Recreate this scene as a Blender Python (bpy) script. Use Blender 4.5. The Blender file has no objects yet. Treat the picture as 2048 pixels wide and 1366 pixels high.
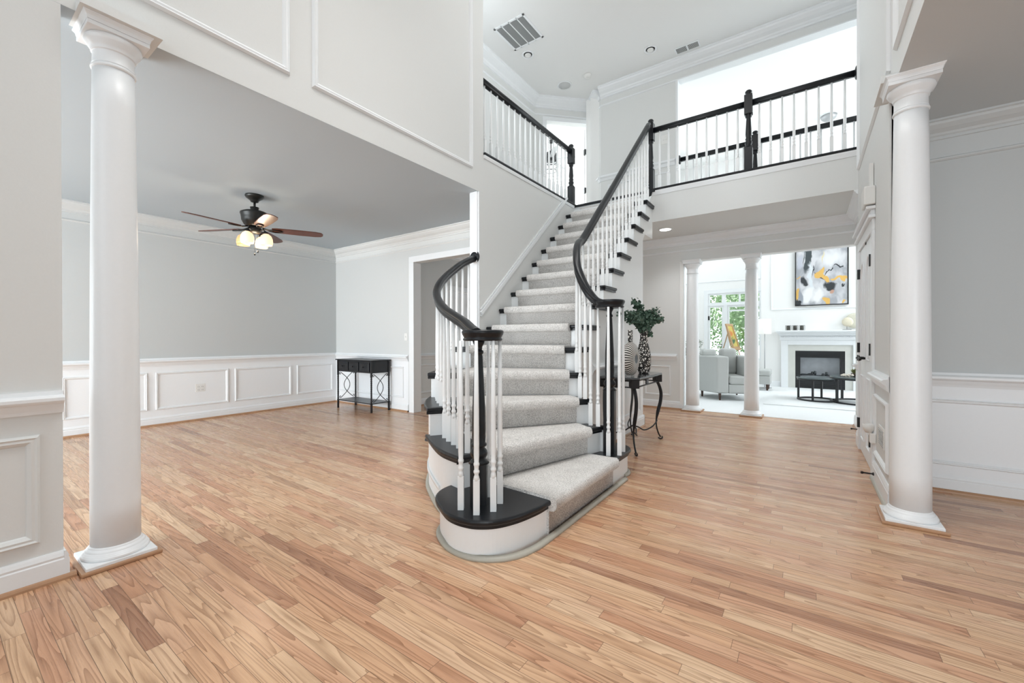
import bpy, math, random
from mathutils import Vector, Matrix
random.seed(7)
S = bpy.context.scene
COL = S.collection
PI = math.pi

# ------------------------------------------------------------------ camera
F_PX, YAW, PITCH, ROLL, CY = 835.5446, 0.61308456, -0.0035209787, -0.0018968539, 679.7746
CAM_H = 1.15
cam_d = bpy.data.cameras.new('camera'); cam = bpy.data.objects.new('camera', cam_d); COL.objects.link(cam)
cam_d.sensor_width = 36.0; cam_d.sensor_fit = 'HORIZONTAL'
cam_d.lens = F_PX / 2048 * 36.0
cam_d.shift_x = 0.0
cam_d.shift_y = -(683 - CY) / 2048
cam_d.clip_start = 0.02; cam_d.clip_end = 200
Fv = Vector((-math.sin(YAW), math.cos(YAW), 0)); Rv = Vector((math.cos(YAW), math.sin(YAW), 0)); Uv = Vector((0, 0, 1))
Fv, Uv = Fv*math.cos(PITCH) + Uv*math.sin(PITCH), Uv*math.cos(PITCH) - Fv*math.sin(PITCH)
Rv, Uv = Rv*math.cos(ROLL) + Uv*math.sin(ROLL), Uv*math.cos(ROLL) - Rv*math.sin(ROLL)
cam.matrix_world = Matrix(((Rv.x, Uv.x, -Fv.x, 0), (Rv.y, Uv.y, -Fv.y, 0), (Rv.z, Uv.z, -Fv.z, CAM_H), (0, 0, 0, 1)))
S.camera = cam
# ------------------------------------------------------------------ exposure, world, sun and fill lights
S.view_settings.view_transform = 'Standard'; S.view_settings.look = 'None'
S.view_settings.gamma = 1.0; S.view_settings.use_curve_mapping = False
S.view_settings.exposure = 0.12
S.cycles.max_bounces = 10; S.cycles.diffuse_bounces = 7; S.cycles.glossy_bounces = 4
S.cycles.use_denoising = True
S.cycles.sample_clamp_indirect = 6.0
W = bpy.data.worlds.new('world'); S.world = W; W.use_nodes = True
_b = W.node_tree.nodes['Background']; _b.inputs[0].default_value = (0.90, 0.96, 1.0, 1)
# overcast sky, brighter over the back garden (+Y) where the sun stands
_tc = W.node_tree.nodes.new('ShaderNodeTexCoord'); _sp = W.node_tree.nodes.new('ShaderNodeSeparateXYZ'); _mr = W.node_tree.nodes.new('ShaderNodeMapRange')
W.node_tree.links.new(_tc.outputs['Generated'], _sp.inputs[0]); W.node_tree.links.new(_sp.outputs[1], _mr.inputs['Value'])
_mr.inputs['From Min'].default_value = -.2; _mr.inputs['From Max'].default_value = .6; _mr.inputs['To Min'].default_value = 0.36; _mr.inputs['To Max'].default_value = 2.2
W.node_tree.links.new(_mr.outputs[0], _b.inputs[1])
_s = bpy.data.lights.new('sun', 'SUN'); _s.energy = 5; _s.angle = .05; _so = bpy.data.objects.new('sun', _s); COL.objects.link(_so)
_so.rotation_euler = Vector((.62, -.02, -.78)).to_track_quat('-Z', 'Y').to_euler()

def area(name, loc, target, sx, sy, power, color=(1, 1, 1), spread=180):
    l = bpy.data.lights.new(name, 'AREA'); l.shape = 'RECTANGLE'; l.size = sx; l.size_y = sy
    l.energy = power; l.color = color; l.spread = math.radians(spread)
    o = bpy.data.objects.new(name, l); COL.objects.link(o); o.location = loc
    o.rotation_euler = (Vector(target) - Vector(loc)).to_track_quat('-Z', 'Y').to_euler()
    return o
# added area lights behind the camera, in place of unseen front windows
FILL_TINT = (.885, .955, 1.0)  # cool tint of these area lights
area('entry_high_fill', (-1.2, -3.3, 3.6), (-1.2, 4.0, 2.6), 3.0, 3.2, 34, FILL_TINT, 140)
area('dining_front_fill', (-5.2, -3.3, 1.3), (-5.4, 4.0, 1.6), 3.4, 1.9, 240, FILL_TINT, 150)
area('study_front_fill', (2.9, -3.3, 1.3), (2.7, 4.0, 1.7), 2.6, 1.9, 62, FILL_TINT, 120)
# added area lights brightening family room and bedroom, no windows behind them
area('family_right_fill', (4.5, 9.5, 3.2), (-1.0, 9.6, 2.6), 4.0, 4.8, 320, FILL_TINT)
area('family_left_fill', (-3.2, 10.2, 4.2), (2.0, 9.6, 3.0), 3.0, 2.4, 90, FILL_TINT)
area('bedroom_fill', (-7.6, 9.0, 4.6), (-3.6, 8.4, 4.4), 3.0, 1.8, 170, FILL_TINT)
area('gallery_fill', (-3.6, 3.75, 4.7), (-2.6, 7.1, 4.6), .8, 1.4, 13, FILL_TINT)  # hidden light added to lift the upstairs back walls
area('hall_area_light', (-4.2, 8.3, 1.5), (-4.2, 5.0, 1.3), 1.4, 1.8, 14, FILL_TINT)  # area light at the far end of the hall, no window built
# added point light above the frame, lifts upper walls and stairs; no fixture
cl_ = bpy.data.lights.new('foyer_point_fill', 'POINT'); cl_.energy = 31; cl_.color = (1, 1, 1); cl_.shadow_soft_size = .35
co_ = bpy.data.objects.new('foyer_point_fill', cl_); COL.objects.link(co_); co_.location = (-1.15, 3.5, 4.8)
area('foyer_floor_fill', (-1.2, 1.6, 5.55), (-1.2, 1.6, 0), 1.6, 1.6, 36, (1, .99, .97), 95)  # added downward light to brighten the foyer floor, no fixture
area('entry_low_fill', (-.9, -3.3, 1.3), (-.9, 4, 1.1), 1.6, 2.0, 14, FILL_TINT)  # added low light to brighten the bottom stair steps

# ------------------------------------------------------------------ materials
def newmat(name):
    m = bpy.data.materials.new(name); m.use_nodes = True
    nt = m.node_tree; b = nt.nodes['Principled BSDF']
    return m, nt, b
def N(nt, t, **kw):
    n = nt.nodes.new(t)
    for k, v in kw.items(): setattr(n, k, v)
    return n
def paint(name, col, rough=0.5, bump=0.0, scale=60, metal=0.0, var=0.015, spec=0.5, coat=0.0):
    m, nt, b = newmat(name)
    tc = N(nt, 'ShaderNodeTexCoord'); no = N(nt, 'ShaderNodeTexNoise'); no.inputs['Scale'].default_value = scale
    no.inputs['Detail'].default_value = 4
    nt.links.new(tc.outputs['Object'], no.inputs['Vector'])
    mx = N(nt, 'ShaderNodeMix', data_type='RGBA')
    mx.inputs['A'].default_value = (*[max(0, c*(1-var)) for c in col], 1); mx.inputs['B'].default_value = (*[min(1, c*(1+var)) for c in col], 1)
    nt.links.new(no.outputs['Fac'], mx.inputs['Factor']); nt.links.new(mx.outputs['Result'], b.inputs['Base Color'])
    b.inputs['Roughness'].default_value = rough; b.inputs['Metallic'].default_value = metal
    b.inputs['Specular IOR Level'].default_value = spec
    b.inputs['Coat Weight'].default_value = coat
    if bump:
        bp = N(nt, 'ShaderNodeBump'); bp.inputs['Strength'].default_value = bump; bp.inputs['Distance'].default_value = 0.01
        nt.links.new(no.outputs['Fac'], bp.inputs['Height']); nt.links.new(bp.outputs['Normal'], b.inputs['Normal'])
    return m
def emit(name, col, s):
    m, nt, b = newmat(name)
    b.inputs['Base Color'].default_value = (*col, 1); b.inputs['Emission Color'].default_value = (*col, 1)
    b.inputs['Emission Strength'].default_value = s; b.inputs['Roughness'].default_value = .4
    return m
M = {}
M['wall'] = paint('wall_paint', (.725, .735, .725), .6, .03, 90)
M['wains'] = paint('wainscot_paint', (.86, .88, .90), .45)
M['trim'] = paint('trim_paint', (.83, .85, .865), .35)
M['ceil'] = paint('ceiling_paint', (.45, .51, .55), .8, .03, 120)  # dim light on the ceilings put into a darker, cooler colour
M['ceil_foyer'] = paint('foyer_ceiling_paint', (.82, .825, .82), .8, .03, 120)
M['swall'] = paint('pale_greige_wall_paint', (.64, .655, .65), .6, .03, 90)
M['crown'] = paint('greige_crown_paint', (.60, .625, .63), .5)
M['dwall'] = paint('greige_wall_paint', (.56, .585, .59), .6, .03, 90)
M['white'] = paint('stair_white_paint', (.88, .90, .905), .35)
M['bright'] = paint('bright_white_paint', (.86, .86, .85), .6)
M['black'] = paint('black_satin_paint', (.0085, .010, .0125), .32, var=.1, spec=.38)
M['iron'] = paint('black_wrought_iron', (.010, .010, .012), .38, .1, 200, var=.2)
M['gray_metal'] = paint('gray_metal', (.42, .43, .44), .4, metal=.6)
M['brush'] = paint('dark_bronze', (.022, .022, .02), .35, metal=.4, var=.2)
M['hinge'] = paint('dark_hinge_metal', (.03, .03, .03), .35, metal=.6)
M['plastic'] = paint('white_plastic', (.80, .80, .78), .35)
M['sofa'] = paint('gray_linen', (.50, .51, .495), .9, .35, 900, var=.12)
M['leg'] = paint('walnut_leg', (.06, .03, .018), .35, var=.25, scale=20)
M['carpet_white'] = paint('white_carpet', (.86, .875, .88), .95, .6, 500, var=.06)
M['carpet_up'] = paint('upper_carpet', (.62, .60, .57), .95, .6, 500, var=.06)
M['marble'] = paint('cream_marble_tile', (.66, .66, .62), .25, var=.08, scale=6)
M['firebox'] = paint('black_firebox_metal', (.012, .013, .015), .4, var=.2)
M['glassish'] = paint('frosted_dark_glass', (.03, .035, .04), .08)
M['shade'] = paint('linen_lamp_shade', (.85, .84, .80), .8)
M['foliage'] = paint('eucalyptus_leaf', (.06, .11, .075), .5, var=.5, scale=25)
M['foliage2'] = paint('pale_olive_leaf', (.16, .20, .15), .6, var=.5, scale=25)
M['tree'] = paint('garden_leaf', (.30, .46, .24), .7, var=.6, scale=6)
M['stem'] = paint('twig', (.05, .04, .02), .7)
M['coral'] = paint('cream_coral', (.70, .64, .50), .6, .3, 60, var=.12)
M['oak'] = paint('oak_shoe_moulding', (.42, .235, .13), .35, var=.2, scale=15)
M['shoe_gray'] = paint('greige_shoe_moulding', (.44, .42, .36), .4, var=.05)
M['bulb'] = emit('warm_frosted_glass_lit', (1.0, .74, .46), .95)
M['amber'] = emit('amber_frosted_glass', (.75, .42, .18), .35)
M['lamp_on'] = emit('lit_downlight', (1, .97, .92), 9)
M['grass'] = paint('lawn', (.20, .32, .12), .9, var=.3, scale=20)
M['wood_gold'] = paint('gold_wood_frame', (.45, .28, .14), .4, var=.2, scale=12)

def mat_blade():
    m, nt, b = newmat('cherry_blade_wood')
    tc = N(nt, 'ShaderNodeTexCoord'); mp = N(nt, 'ShaderNodeMapping'); mp.inputs['Scale'].default_value = (4, 60, 4)
    no = N(nt, 'ShaderNodeTexNoise'); no.inputs['Scale'].default_value = 2; no.inputs['Detail'].default_value = 6
    cr = N(nt, 'ShaderNodeValToRGB'); cr.color_ramp.elements[0].color = (.055, .018, .012, 1); cr.color_ramp.elements[1].color = (.17, .055, .032, 1)
    nt.links.new(tc.outputs['Object'], mp.inputs[0]); nt.links.new(mp.outputs[0], no.inputs['Vector']); nt.links.new(no.outputs['Fac'], cr.inputs[0])
    nt.links.new(cr.outputs[0], b.inputs['Base Color']); b.inputs['Roughness'].default_value = .3
    return m
M['blade'] = mat_blade()

def mth(nt, op, a, b=None, c=None):
    n = N(nt, 'ShaderNodeMath', operation=op)
    for i, v in enumerate((a, b, c)):
        if v is None: continue
        if isinstance(v, (int, float)): n.inputs[i].default_value = v
        else: nt.links.new(v, n.inputs[i])
    return n.outputs[0]
def mat_floor():
    m, nt, b = newmat('oak_strip_floor')
    g = N(nt, 'ShaderNodeNewGeometry'); sp = N(nt, 'ShaderNodeSeparateXYZ'); nt.links.new(g.outputs['Position'], sp.inputs[0])
    X, Y = sp.outputs[0], sp.outputs[1]
    rowf = mth(nt, 'DIVIDE', Y, 0.0595); row = mth(nt, 'FLOOR', rowf); fy = mth(nt, 'FRACT', rowf)
    w1 = N(nt, 'ShaderNodeTexWhiteNoise', noise_dimensions='1D'); nt.links.new(row, w1.inputs['W'])
    w1b = N(nt, 'ShaderNodeTexWhiteNoise', noise_dimensions='1D'); nt.links.new(mth(nt, 'ADD', row, 91.7), w1b.inputs['W'])
    plen = mth(nt, 'MULTIPLY_ADD', w1b.outputs['Value'], .55, .55)
    xs = mth(nt, 'DIVIDE', mth(nt, 'ADD', X, mth(nt, 'MULTIPLY', w1.outputs['Value'], 7.0)), plen)
    ix = mth(nt, 'FLOOR', xs); fx = mth(nt, 'FRACT', xs)
    cv = N(nt, 'ShaderNodeCombineXYZ'); nt.links.new(ix, cv.inputs[0]); nt.links.new(row, cv.inputs[1])
    wn = N(nt, 'ShaderNodeTexWhiteNoise', noise_dimensions='2D'); nt.links.new(cv.outputs[0], wn.inputs['Vector'])
    cr = N(nt, 'ShaderNodeValToRGB'); e = cr.color_ramp.elements
    cols = [(0, (.40, .21, .125)), (.05, (.57, .305, .18)), (.28, (.67, .40, .24)), (.45, (.72, .475, .295)), (.6, (.63, .35, .215)),
            (.75, (.76, .53, .345)), (.93, (.68, .42, .25)), (1, (.50, .305, .185))]
    e[0].position = 0; e[0].color = (*cols[0][1], 1); e[1].position = 1; e[1].color = (*cols[-1][1], 1)
    for p, c in cols[1:-1]:
        q = e.new(p); q.color = (*c, 1)
    nt.links.new(wn.outputs['Value'], cr.inputs[0])
    # grain, offset per plank
    off = N(nt, 'ShaderNodeVectorMath', operation='SCALE'); nt.links.new(wn.outputs['Color'], off.inputs[0]); off.inputs['Scale'].default_value = 40
    ps = N(nt, 'ShaderNodeCombineXYZ'); nt.links.new(mth(nt, 'MULTIPLY', X, 1.0), ps.inputs[0]); nt.links.new(mth(nt, 'MULTIPLY', Y, 1.0), ps.inputs[1])
    ad = N(nt, 'ShaderNodeVectorMath', operation='ADD'); nt.links.new(ps.outputs[0], ad.inputs[0]); nt.links.new(off.outputs[0], ad.inputs[1])
    mp = N(nt, 'ShaderNodeMapping'); mp.inputs['Scale'].default_value = (.85, 13, 1); nt.links.new(ad.outputs[0], mp.inputs[0])
    n1 = N(nt, 'ShaderNodeTexNoise'); n1.inputs['Scale'].default_value = 1.0; n1.inputs['Detail'].default_value = 1.5; nt.links.new(mp.outputs[0], n1.inputs['Vector'])
    rings = mth(nt, 'FRACT', mth(nt, 'MULTIPLY', n1.outputs['Fac'], 13.0))
    rings = mth(nt, 'POWER', rings, 2.2)
    mp2 = N(nt, 'ShaderNodeMapping'); mp2.inputs['Scale'].default_value = (6, 240, 1); nt.links.new(ad.outputs[0], mp2.inputs[0])
    n2 = N(nt, 'ShaderNodeTexNoise'); n2.inputs['Scale'].default_value = 1.0; n2.inputs['Detail'].default_value = 3; nt.links.new(mp2.outputs[0], n2.inputs['Vector'])
    gr = mth(nt, 'ADD', mth(nt, 'MULTIPLY', rings, .62), mth(nt, 'MULTIPLY', mth(nt, 'SUBTRACT', n2.outputs['Fac'], .35), .62))
    gr = mth(nt, 'MINIMUM', mth(nt, 'MAXIMUM', gr, 0.0), .75)
    mx = N(nt, 'ShaderNodeMix', data_type='RGBA', blend_type='MULTIPLY'); nt.links.new(gr, mx.inputs['Factor'])
    nt.links.new(cr.outputs[0], mx.inputs['A']); mx.inputs['B'].default_value = (.40, .31, .245, 1)
    # seams
    ey = mth(nt, 'MINIMUM', fy, mth(nt, 'SUBTRACT', 1.0, fy)); sy = mth(nt, 'LESS_THAN', ey, .018)
    ex = mth(nt, 'MULTIPLY', mth(nt, 'MINIMUM', fx, mth(nt, 'SUBTRACT', 1.0, fx)), plen); sx = mth(nt, 'LESS_THAN', ex, .0010)
    seam = mth(nt, 'MULTIPLY', mth(nt, 'MAXIMUM', sy, sx), .72)
    m2 = N(nt, 'ShaderNodeMix', data_type='RGBA'); nt.links.new(seam, m2.inputs['Factor'])
    nt.links.new(mx.outputs['Result'], m2.inputs['A']); m2.inputs['B'].default_value = (.10, .055, .03, 1)
    nt.links.new(m2.outputs['Result'], b.inputs['Base Color'])
    rg = mth(nt, 'MULTIPLY_ADD', n2.outputs['Fac'], .12, .20); nt.links.new(rg, b.inputs['Roughness'])
    bp = N(nt, 'ShaderNodeBump'); bp.inputs['Strength'].default_value = .10; bp.inputs['Distance'].default_value = .002
    nt.links.new(mth(nt, 'SUBTRACT', 1.0, mth(nt, 'ADD', seam, mth(nt, 'MULTIPLY', rings, .2))), bp.inputs['Height']); nt.links.new(bp.outputs['Normal'], b.inputs['Normal'])
    return m
M['floor'] = mat_floor()
def mat_runner():
    m, nt, b = newmat('stair_runner_pile')
    g = N(nt, 'ShaderNodeNewGeometry')
    n1 = N(nt, 'ShaderNodeTexNoise'); n1.inputs['Scale'].default_value = 130; n1.inputs['Detail'].default_value = 6; nt.links.new(g.outputs['Position'], n1.inputs['Vector'])
    n2 = N(nt, 'ShaderNodeTexNoise'); n2.inputs['Scale'].default_value = 9; nt.links.new(g.outputs['Position'], n2.inputs['Vector'])
    cr = N(nt, 'ShaderNodeValToRGB'); cr.color_ramp.elements[0].position = .30; cr.color_ramp.elements[0].color = (.42, .405, .39, 1)
    cr.color_ramp.elements[1].position = .58; cr.color_ramp.elements[1].color = (.82, .80, .775, 1)
    f = mth(nt, 'ADD', mth(nt, 'MULTIPLY', n1.outputs['Fac'], .85), mth(nt, 'MULTIPLY', n2.outputs['Fac'], .15))
    nt.links.new(f, cr.inputs[0]); nt.links.new(cr.outputs[0], b.inputs['Base Color']); b.inputs['Roughness'].default_value = .95
    b.inputs['Specular IOR Level'].default_value = .1
    bp = N(nt, 'ShaderNodeBump'); bp.inputs['Strength'].default_value = .9; bp.inputs['Distance'].default_value = .008
    nt.links.new(n1.outputs['Fac'], bp.inputs['Height']); nt.links.new(bp.outputs['Normal'], b.inputs['Normal'])
    return m
M['runner'] = mat_runner()
def mat_mosaic(name, radial):
    m, nt, b = newmat(name)
    tc = N(nt, 'ShaderNodeTexCoord')
    if not radial:
        v = N(nt, 'ShaderNodeTexVoronoi', feature='DISTANCE_TO_EDGE'); v.inputs['Scale'].default_value = 40
        nt.links.new(tc.outputs['Object'], v.inputs['Vector']); f = mth(nt, 'GREATER_THAN', v.outputs['Distance'], .17)
    else:
        sp = N(nt, 'ShaderNodeSeparateXYZ'); nt.links.new(tc.outputs['Object'], sp.inputs[0])
        a = mth(nt, 'ARCTAN2', mth(nt, 'SUBTRACT', sp.outputs[2], .178), sp.outputs[1])
        fr = mth(nt, 'FRACT', mth(nt, 'MULTIPLY', a, 6.684)); f = mth(nt, 'GREATER_THAN', fr, .48)
    mx = N(nt, 'ShaderNodeMix', data_type='RGBA'); nt.links.new(f, mx.inputs['Factor'])
    mx.inputs['A'].default_value = (.02, .018, .016, 1); mx.inputs['B'].default_value = (.74, .72, .68, 1)
    nt.links.new(mx.outputs['Result'], b.inputs['Base Color']); b.inputs['Roughness'].default_value = .4; b.inputs['Specular IOR Level'].default_value = .3
    return m
M['mosaic'] = mat_mosaic('mother_of_pearl_mosaic', False); M['sunburst'] = mat_mosaic('sunburst_inlay', True)
def mat_art(name, base, base2, blobs, scale):
    """abstract picture: soft warped ellipses (cx, cz, rx, rz, angle, colour, softness) on object coords (x across, z up), unit square"""
    m, nt, b = newmat(name)
    tc = N(nt, 'ShaderNodeTexCoord'); no = N(nt, 'ShaderNodeTexNoise'); no.inputs['Scale'].default_value = scale; no.inputs['Detail'].default_value = 5
    nt.links.new(tc.outputs['Generated'], no.inputs['Vector'])
    wp = N(nt, 'ShaderNodeVectorMath', operation='MULTIPLY_ADD'); nt.links.new(no.outputs['Color'], wp.inputs[0]); wp.inputs[1].default_value = (.22, 0, .22)
    nt.links.new(tc.outputs['Generated'], wp.inputs[2])
    sp = N(nt, 'ShaderNodeSeparateXYZ'); nt.links.new(wp.outputs[0], sp.inputs[0])
    mx = N(nt, 'ShaderNodeMix', data_type='RGBA'); mx.inputs['A'].default_value = (*base, 1); mx.inputs['B'].default_value = (*base2, 1)
    n3 = N(nt, 'ShaderNodeTexNoise'); n3.inputs['Scale'].default_value = 4; nt.links.new(wp.outputs[0], n3.inputs['Vector'])
    rp = N(nt, 'ShaderNodeValToRGB'); rp.color_ramp.elements[0].position = .4; rp.color_ramp.elements[1].position = .6; nt.links.new(n3.outputs['Fac'], rp.inputs[0])
    nt.links.new(rp.outputs[0], mx.inputs['Factor']); cur = mx.outputs['Result']
    for cx, cz, rx, rz, an, c, soft in blobs:
        dx = mth(nt, 'SUBTRACT', sp.outputs[0], cx + .11); dz = mth(nt, 'SUBTRACT', sp.outputs[2], cz + .11)
        ca, sa = math.cos(an), math.sin(an)
        u = mth(nt, 'DIVIDE', mth(nt, 'ADD', mth(nt, 'MULTIPLY', dx, ca), mth(nt, 'MULTIPLY', dz, sa)), rx)
        v = mth(nt, 'DIVIDE', mth(nt, 'SUBTRACT', mth(nt, 'MULTIPLY', dz, ca), mth(nt, 'MULTIPLY', dx, sa)), rz)
        r = mth(nt, 'ADD', mth(nt, 'MULTIPLY', u, u), mth(nt, 'MULTIPLY', v, v))
        k = mth(nt, 'MULTIPLY', mth(nt, 'SUBTRACT', 1.0, r), 1.0/soft)
        k = mth(nt, 'MINIMUM', mth(nt, 'MAXIMUM', k, 0.0), 1.0)
        m2 = N(nt, 'ShaderNodeMix', data_type='RGBA'); nt.links.new(k, m2.inputs['Factor']); nt.links.new(cur, m2.inputs['A']); m2.inputs['B'].default_value = (*c, 1)
        cur = m2.outputs['Result']
    nt.links.new(cur, b.inputs['Base Color']); b.inputs['Roughness'].default_value = .5
    return m
BK, GD, WH, GY = (.03, .035, .04), (.72, .44, .12), (.80, .80, .80), (.38, .39, .41)
M['art'] = mat_art('abstract_painting', (.62, .62, .64), (.36, .37, .40), [
    (.69, .67, .32, .16, .2, (.72, .72, .73), .9), (.16, .90, .17, .07, 0, (.06, .075, .08), .6), (.07, .66, .06, .12, 0, (.50, .52, .58), .8), (.22, .70, .085, .26, -.15, (.055, .07, .075), .45), (.17, .70, .012, .14, -.2, (.6, .62, .63), .5),
    (.17, .36, .065, .09, .2, BK, .6), (.29, .40, .045, .30, .05, (.66, .70, .73), .6), (.24, .13, .15, .15, 0, WH, .7), (.45, .12, .13, .14, 0, WH, .8), (.10, .12, .05, .16, .2, (.3, .32, .36), .6),
    (.345, .52, .018, .12, 0, BK, .5), (.50, .41, .16, .02, -.6, (.10, .08, .07), .6), (.48, .48, .10, .055, .7, GD, .25), (.58, .40, .11, .045, -.75, GD, .25), (.86, .365, .17, .03, 0, GD, .25), (.68, .27, .13, .065, -.2, BK, .6), (.72, .20, .06, .04, .3, (.5, .3, .22), .6),
    (.85, .575, .11, .014, .22, BK, .4), (.66, .49, .12, .008, .5, BK, .5), (.92, .29, .05, .011, .3, BK, .4), (.02, .18, .05, .10, 0, GD, .25), (.04, .02, .06, .09, 0, BK, .4), (.62, .055, .055, .055, 0, GD, .25), (.06, .435, .06, .013, 0, GD, .3), (.93, .04, .05, .03, 0, GD, .5), (.52, .70, .015, .11, 0, (.70, .62, .38), .6)], 6)
M['art2'] = mat_art('golden_flower_painting', (.60, .42, .08), (.62, .52, .14), [
    (.35, .62, .22, .16, 0, (.62, .22, .05), .7), (.62, .25, .20, .14, .5, (.06, .16, .07), .7), (.45, .32, .08, .2, -.6, (.15, .28, .05), .6), (.75, .45, .1, .1, 0, (.65, .52, .16), .6)], 6)

# ------------------------------------------------------------------ mesh helpers
class MB:
    def __init__(s): s.v = []; s.f = []; s.sm = []
    def add(s, vs, fs, smooth=False):
        o = len(s.v); s.v += [Vector(p) for p in vs]
        for f in fs: s.f.append([i+o for i in f]); s.sm.append(smooth)
        return s
    def box(s, a, b):
        x0, y0, z0 = [min(p, q) for p, q in zip(a, b)]; x1, y1, z1 = [max(p, q) for p, q in zip(a, b)]
        return s.add([(x0,y0,z0),(x1,y0,z0),(x1,y1,z0),(x0,y1,z0),(x0,y0,z1),(x1,y0,z1),(x1,y1,z1),(x0,y1,z1)],
                     [(0,3,2,1),(4,5,6,7),(0,1,5,4),(1,2,6,5),(2,3,7,6),(3,0,4,7)])
    def obox(s, c, size, rz=0):
        cx, cy, z0 = c; w, d, h = size; ca, sa = math.cos(rz), math.sin(rz); p = []
        for z in (z0, z0+h):
            for u, v in ((-w/2,-d/2),(w/2,-d/2),(w/2,d/2),(-w/2,d/2)): p.append((cx+u*ca-v*sa, cy+u*sa+v*ca, z))
        return s.add(p, [(0,3,2,1),(4,5,6,7),(0,1,5,4),(1,2,6,5),(2,3,7,6),(3,0,4,7)])
    def prism(s, poly, z0, z1, smooth=False):
        ar = sum(poly[i][0]*poly[(i+1) % len(poly)][1]-poly[(i+1) % len(poly)][0]*poly[i][1] for i in range(len(poly)))
        if ar < 0: poly = poly[::-1]
        n = len(poly)
        s.add([(x, y, z0) for x, y in poly]+[(x, y, z1) for x, y in poly], [list(range(n-1, -1, -1)), list(range(n, 2*n))])
        o = len(s.v)-2*n
        for i in range(n):
            j = (i+1) % n; s.f.append([o+i, o+j, o+n+j, o+n+i]); s.sm.append(smooth)
        return s
    def lathe(s, prof, c=(0,0,0), seg=24, axis='z', smooth=True, cap=True):
        """prof list of (r, z)"""
        vs = []; n = len(prof)
        for r, z in prof:
            for k in range(seg):
                a = 2*PI*k/seg; x, y = r*math.cos(a), r*math.sin(a)
                p = {'z': (x, y, z), 'x': (z, x, y), 'y': (y, z, x)}[axis]
                vs.append((c[0]+p[0], c[1]+p[1], c[2]+p[2]))
        fs = []
        for i in range(n-1):
            for k in range(seg):
                k2 = (k+1) % seg; fs.append((i*seg+k, i*seg+k2, (i+1)*seg+k2, (i+1)*seg+k))
        s.add(vs, fs, smooth)
        if not cap: return s
        o = len(s.v)-len(vs)
        s.f.append([o+k for k in range(seg-1, -1, -1)]); s.sm.append(False)
        s.f.append([o+(n-1)*seg+k for k in range(seg)]); s.sm.append(False)
        return s
    def sweep(s, prof, path, closed=False, smooth=True, up=Vector((0,0,1)), caps=True):
        """prof: closed list of (side, up); path list of points"""
        P = [Vector(p) for p in path]; n = len(P); k = len(prof); vs = []
        for i in range(n):
            if closed: t = P[(i+1) % n]-P[i-1]
            else: t = P[min(i+1, n-1)]-P[max(i-1, 0)]
            t.normalize(); side = t.cross(up)
            if side.length < 1e-5: side = Vector((1,0,0))
            side.normalize(); u2 = side.cross(t).normalized()
            for a, b in prof: vs.append(P[i]+side*a+u2*b)
        fs = []
        for i in range(n if closed else n-1):
            for j in range(k):
                j2 = (j+1) % k; i2 = (i+1) % n; fs.append((i*k+j, i*k+j2, i2*k+j2, i2*k+j))
        s.add(vs, fs, smooth)
        if caps and not closed:
            o = len(s.v)-len(vs); s.f.append([o+j for j in range(k-1, -1, -1)]); s.sm.append(False)
            s.f.append([o+(n-1)*k+j for j in range(k)]); s.sm.append(False)
        return s
    def tube(s, path, r, seg=8, closed=False):
        rr = r if isinstance(r, (int, float)) else r[0]
        prof = [(rr*math.cos(2*PI*j/seg), rr*math.sin(2*PI*j/seg)) for j in range(seg)]
        # pick an up vector not parallel to the path
        P = [Vector(p) for p in path]; d = (P[-1]-P[0]) if not closed else Vector((1,0,0))
        up = Vector((0,0,1))
        mx = max(abs((P[i+1]-P[i]).normalized().z) for i in range(len(P)-1) if (P[i+1]-P[i]).length > 1e-6)
        if mx > .95:
            nrm = None
            for i in range(len(P)-2):
                c = (P[i+1]-P[i]).cross(P[i+2]-P[i+1])
                if c.length > 1e-7: nrm = c.normalized(); break
            up = nrm if nrm else Vector((1, .01, 0)).normalized()
        return s.sweep(prof, path, closed, True, up)
    def ball(s, c, r, seg=14, rings=8, sc=(1,1,1)):
        vs = []; fs = []
        for i in range(rings+1):
            th = PI*i/rings
            for k in range(seg):
                a = 2*PI*k/seg; vs.append((c[0]+sc[0]*r*math.sin(th)*math.cos(a), c[1]+sc[1]*r*math.sin(th)*math.sin(a), c[2]+sc[2]*r*math.cos(th)))
        for i in range(rings):
            for k in range(seg):
                k2 = (k+1) % seg; fs.append((i*seg+k, (i+1)*seg+k, (i+1)*seg+k2, i*seg+k2))
        return s.add(vs, fs, True)
    def build(s, name, mat, parent=None, bevel=0, kind=None, label=None, cat=None, group=None, bseg=2, origin=None):
        xs = [p.x for p in s.v]; ys = [p.y for p in s.v]; zs = [p.z for p in s.v]
        o = Vector(origin) if origin else Vector(((min(xs)+max(xs))/2, (min(ys)+max(ys))/2, min(zs)))
        me = bpy.data.meshes.new(name); me.from_pydata([tuple(p-o) for p in s.v], [], s.f); me.validate(); me.update()
        for p, sm in zip(me.polygons, s.sm): p.use_smooth = sm
        me.materials.append(mat if not isinstance(mat, str) else M[mat])
        ob = bpy.data.objects.new(name, me); COL.objects.link(ob)
        if parent:
            ob.parent = parent; ob.location = o - wloc(parent)
        else: ob.location = o
        if bevel:
            bm = ob.modifiers.new('bevel', 'BEVEL'); bm.width = bevel; bm.segments = bseg; bm.limit_method = 'ANGLE'; bm.angle_limit = math.radians(40)
        if kind: ob['kind'] = kind
        if label: ob['label'] = label
        if cat: ob['category'] = cat
        if group: ob['group'] = group
        return ob
def wloc(o):
    p = Vector(o.location)
    while o.parent: o = o.parent; p += Vector(o.location)
    return p
def thing(name, label, cat, loc, group=None):
    o = bpy.data.objects.new(name, None); COL.objects.link(o); o.location = loc; o.empty_display_size = .1
    o['label'] = label; o['category'] = cat
    if group: o['group'] = group
    return o
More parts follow.
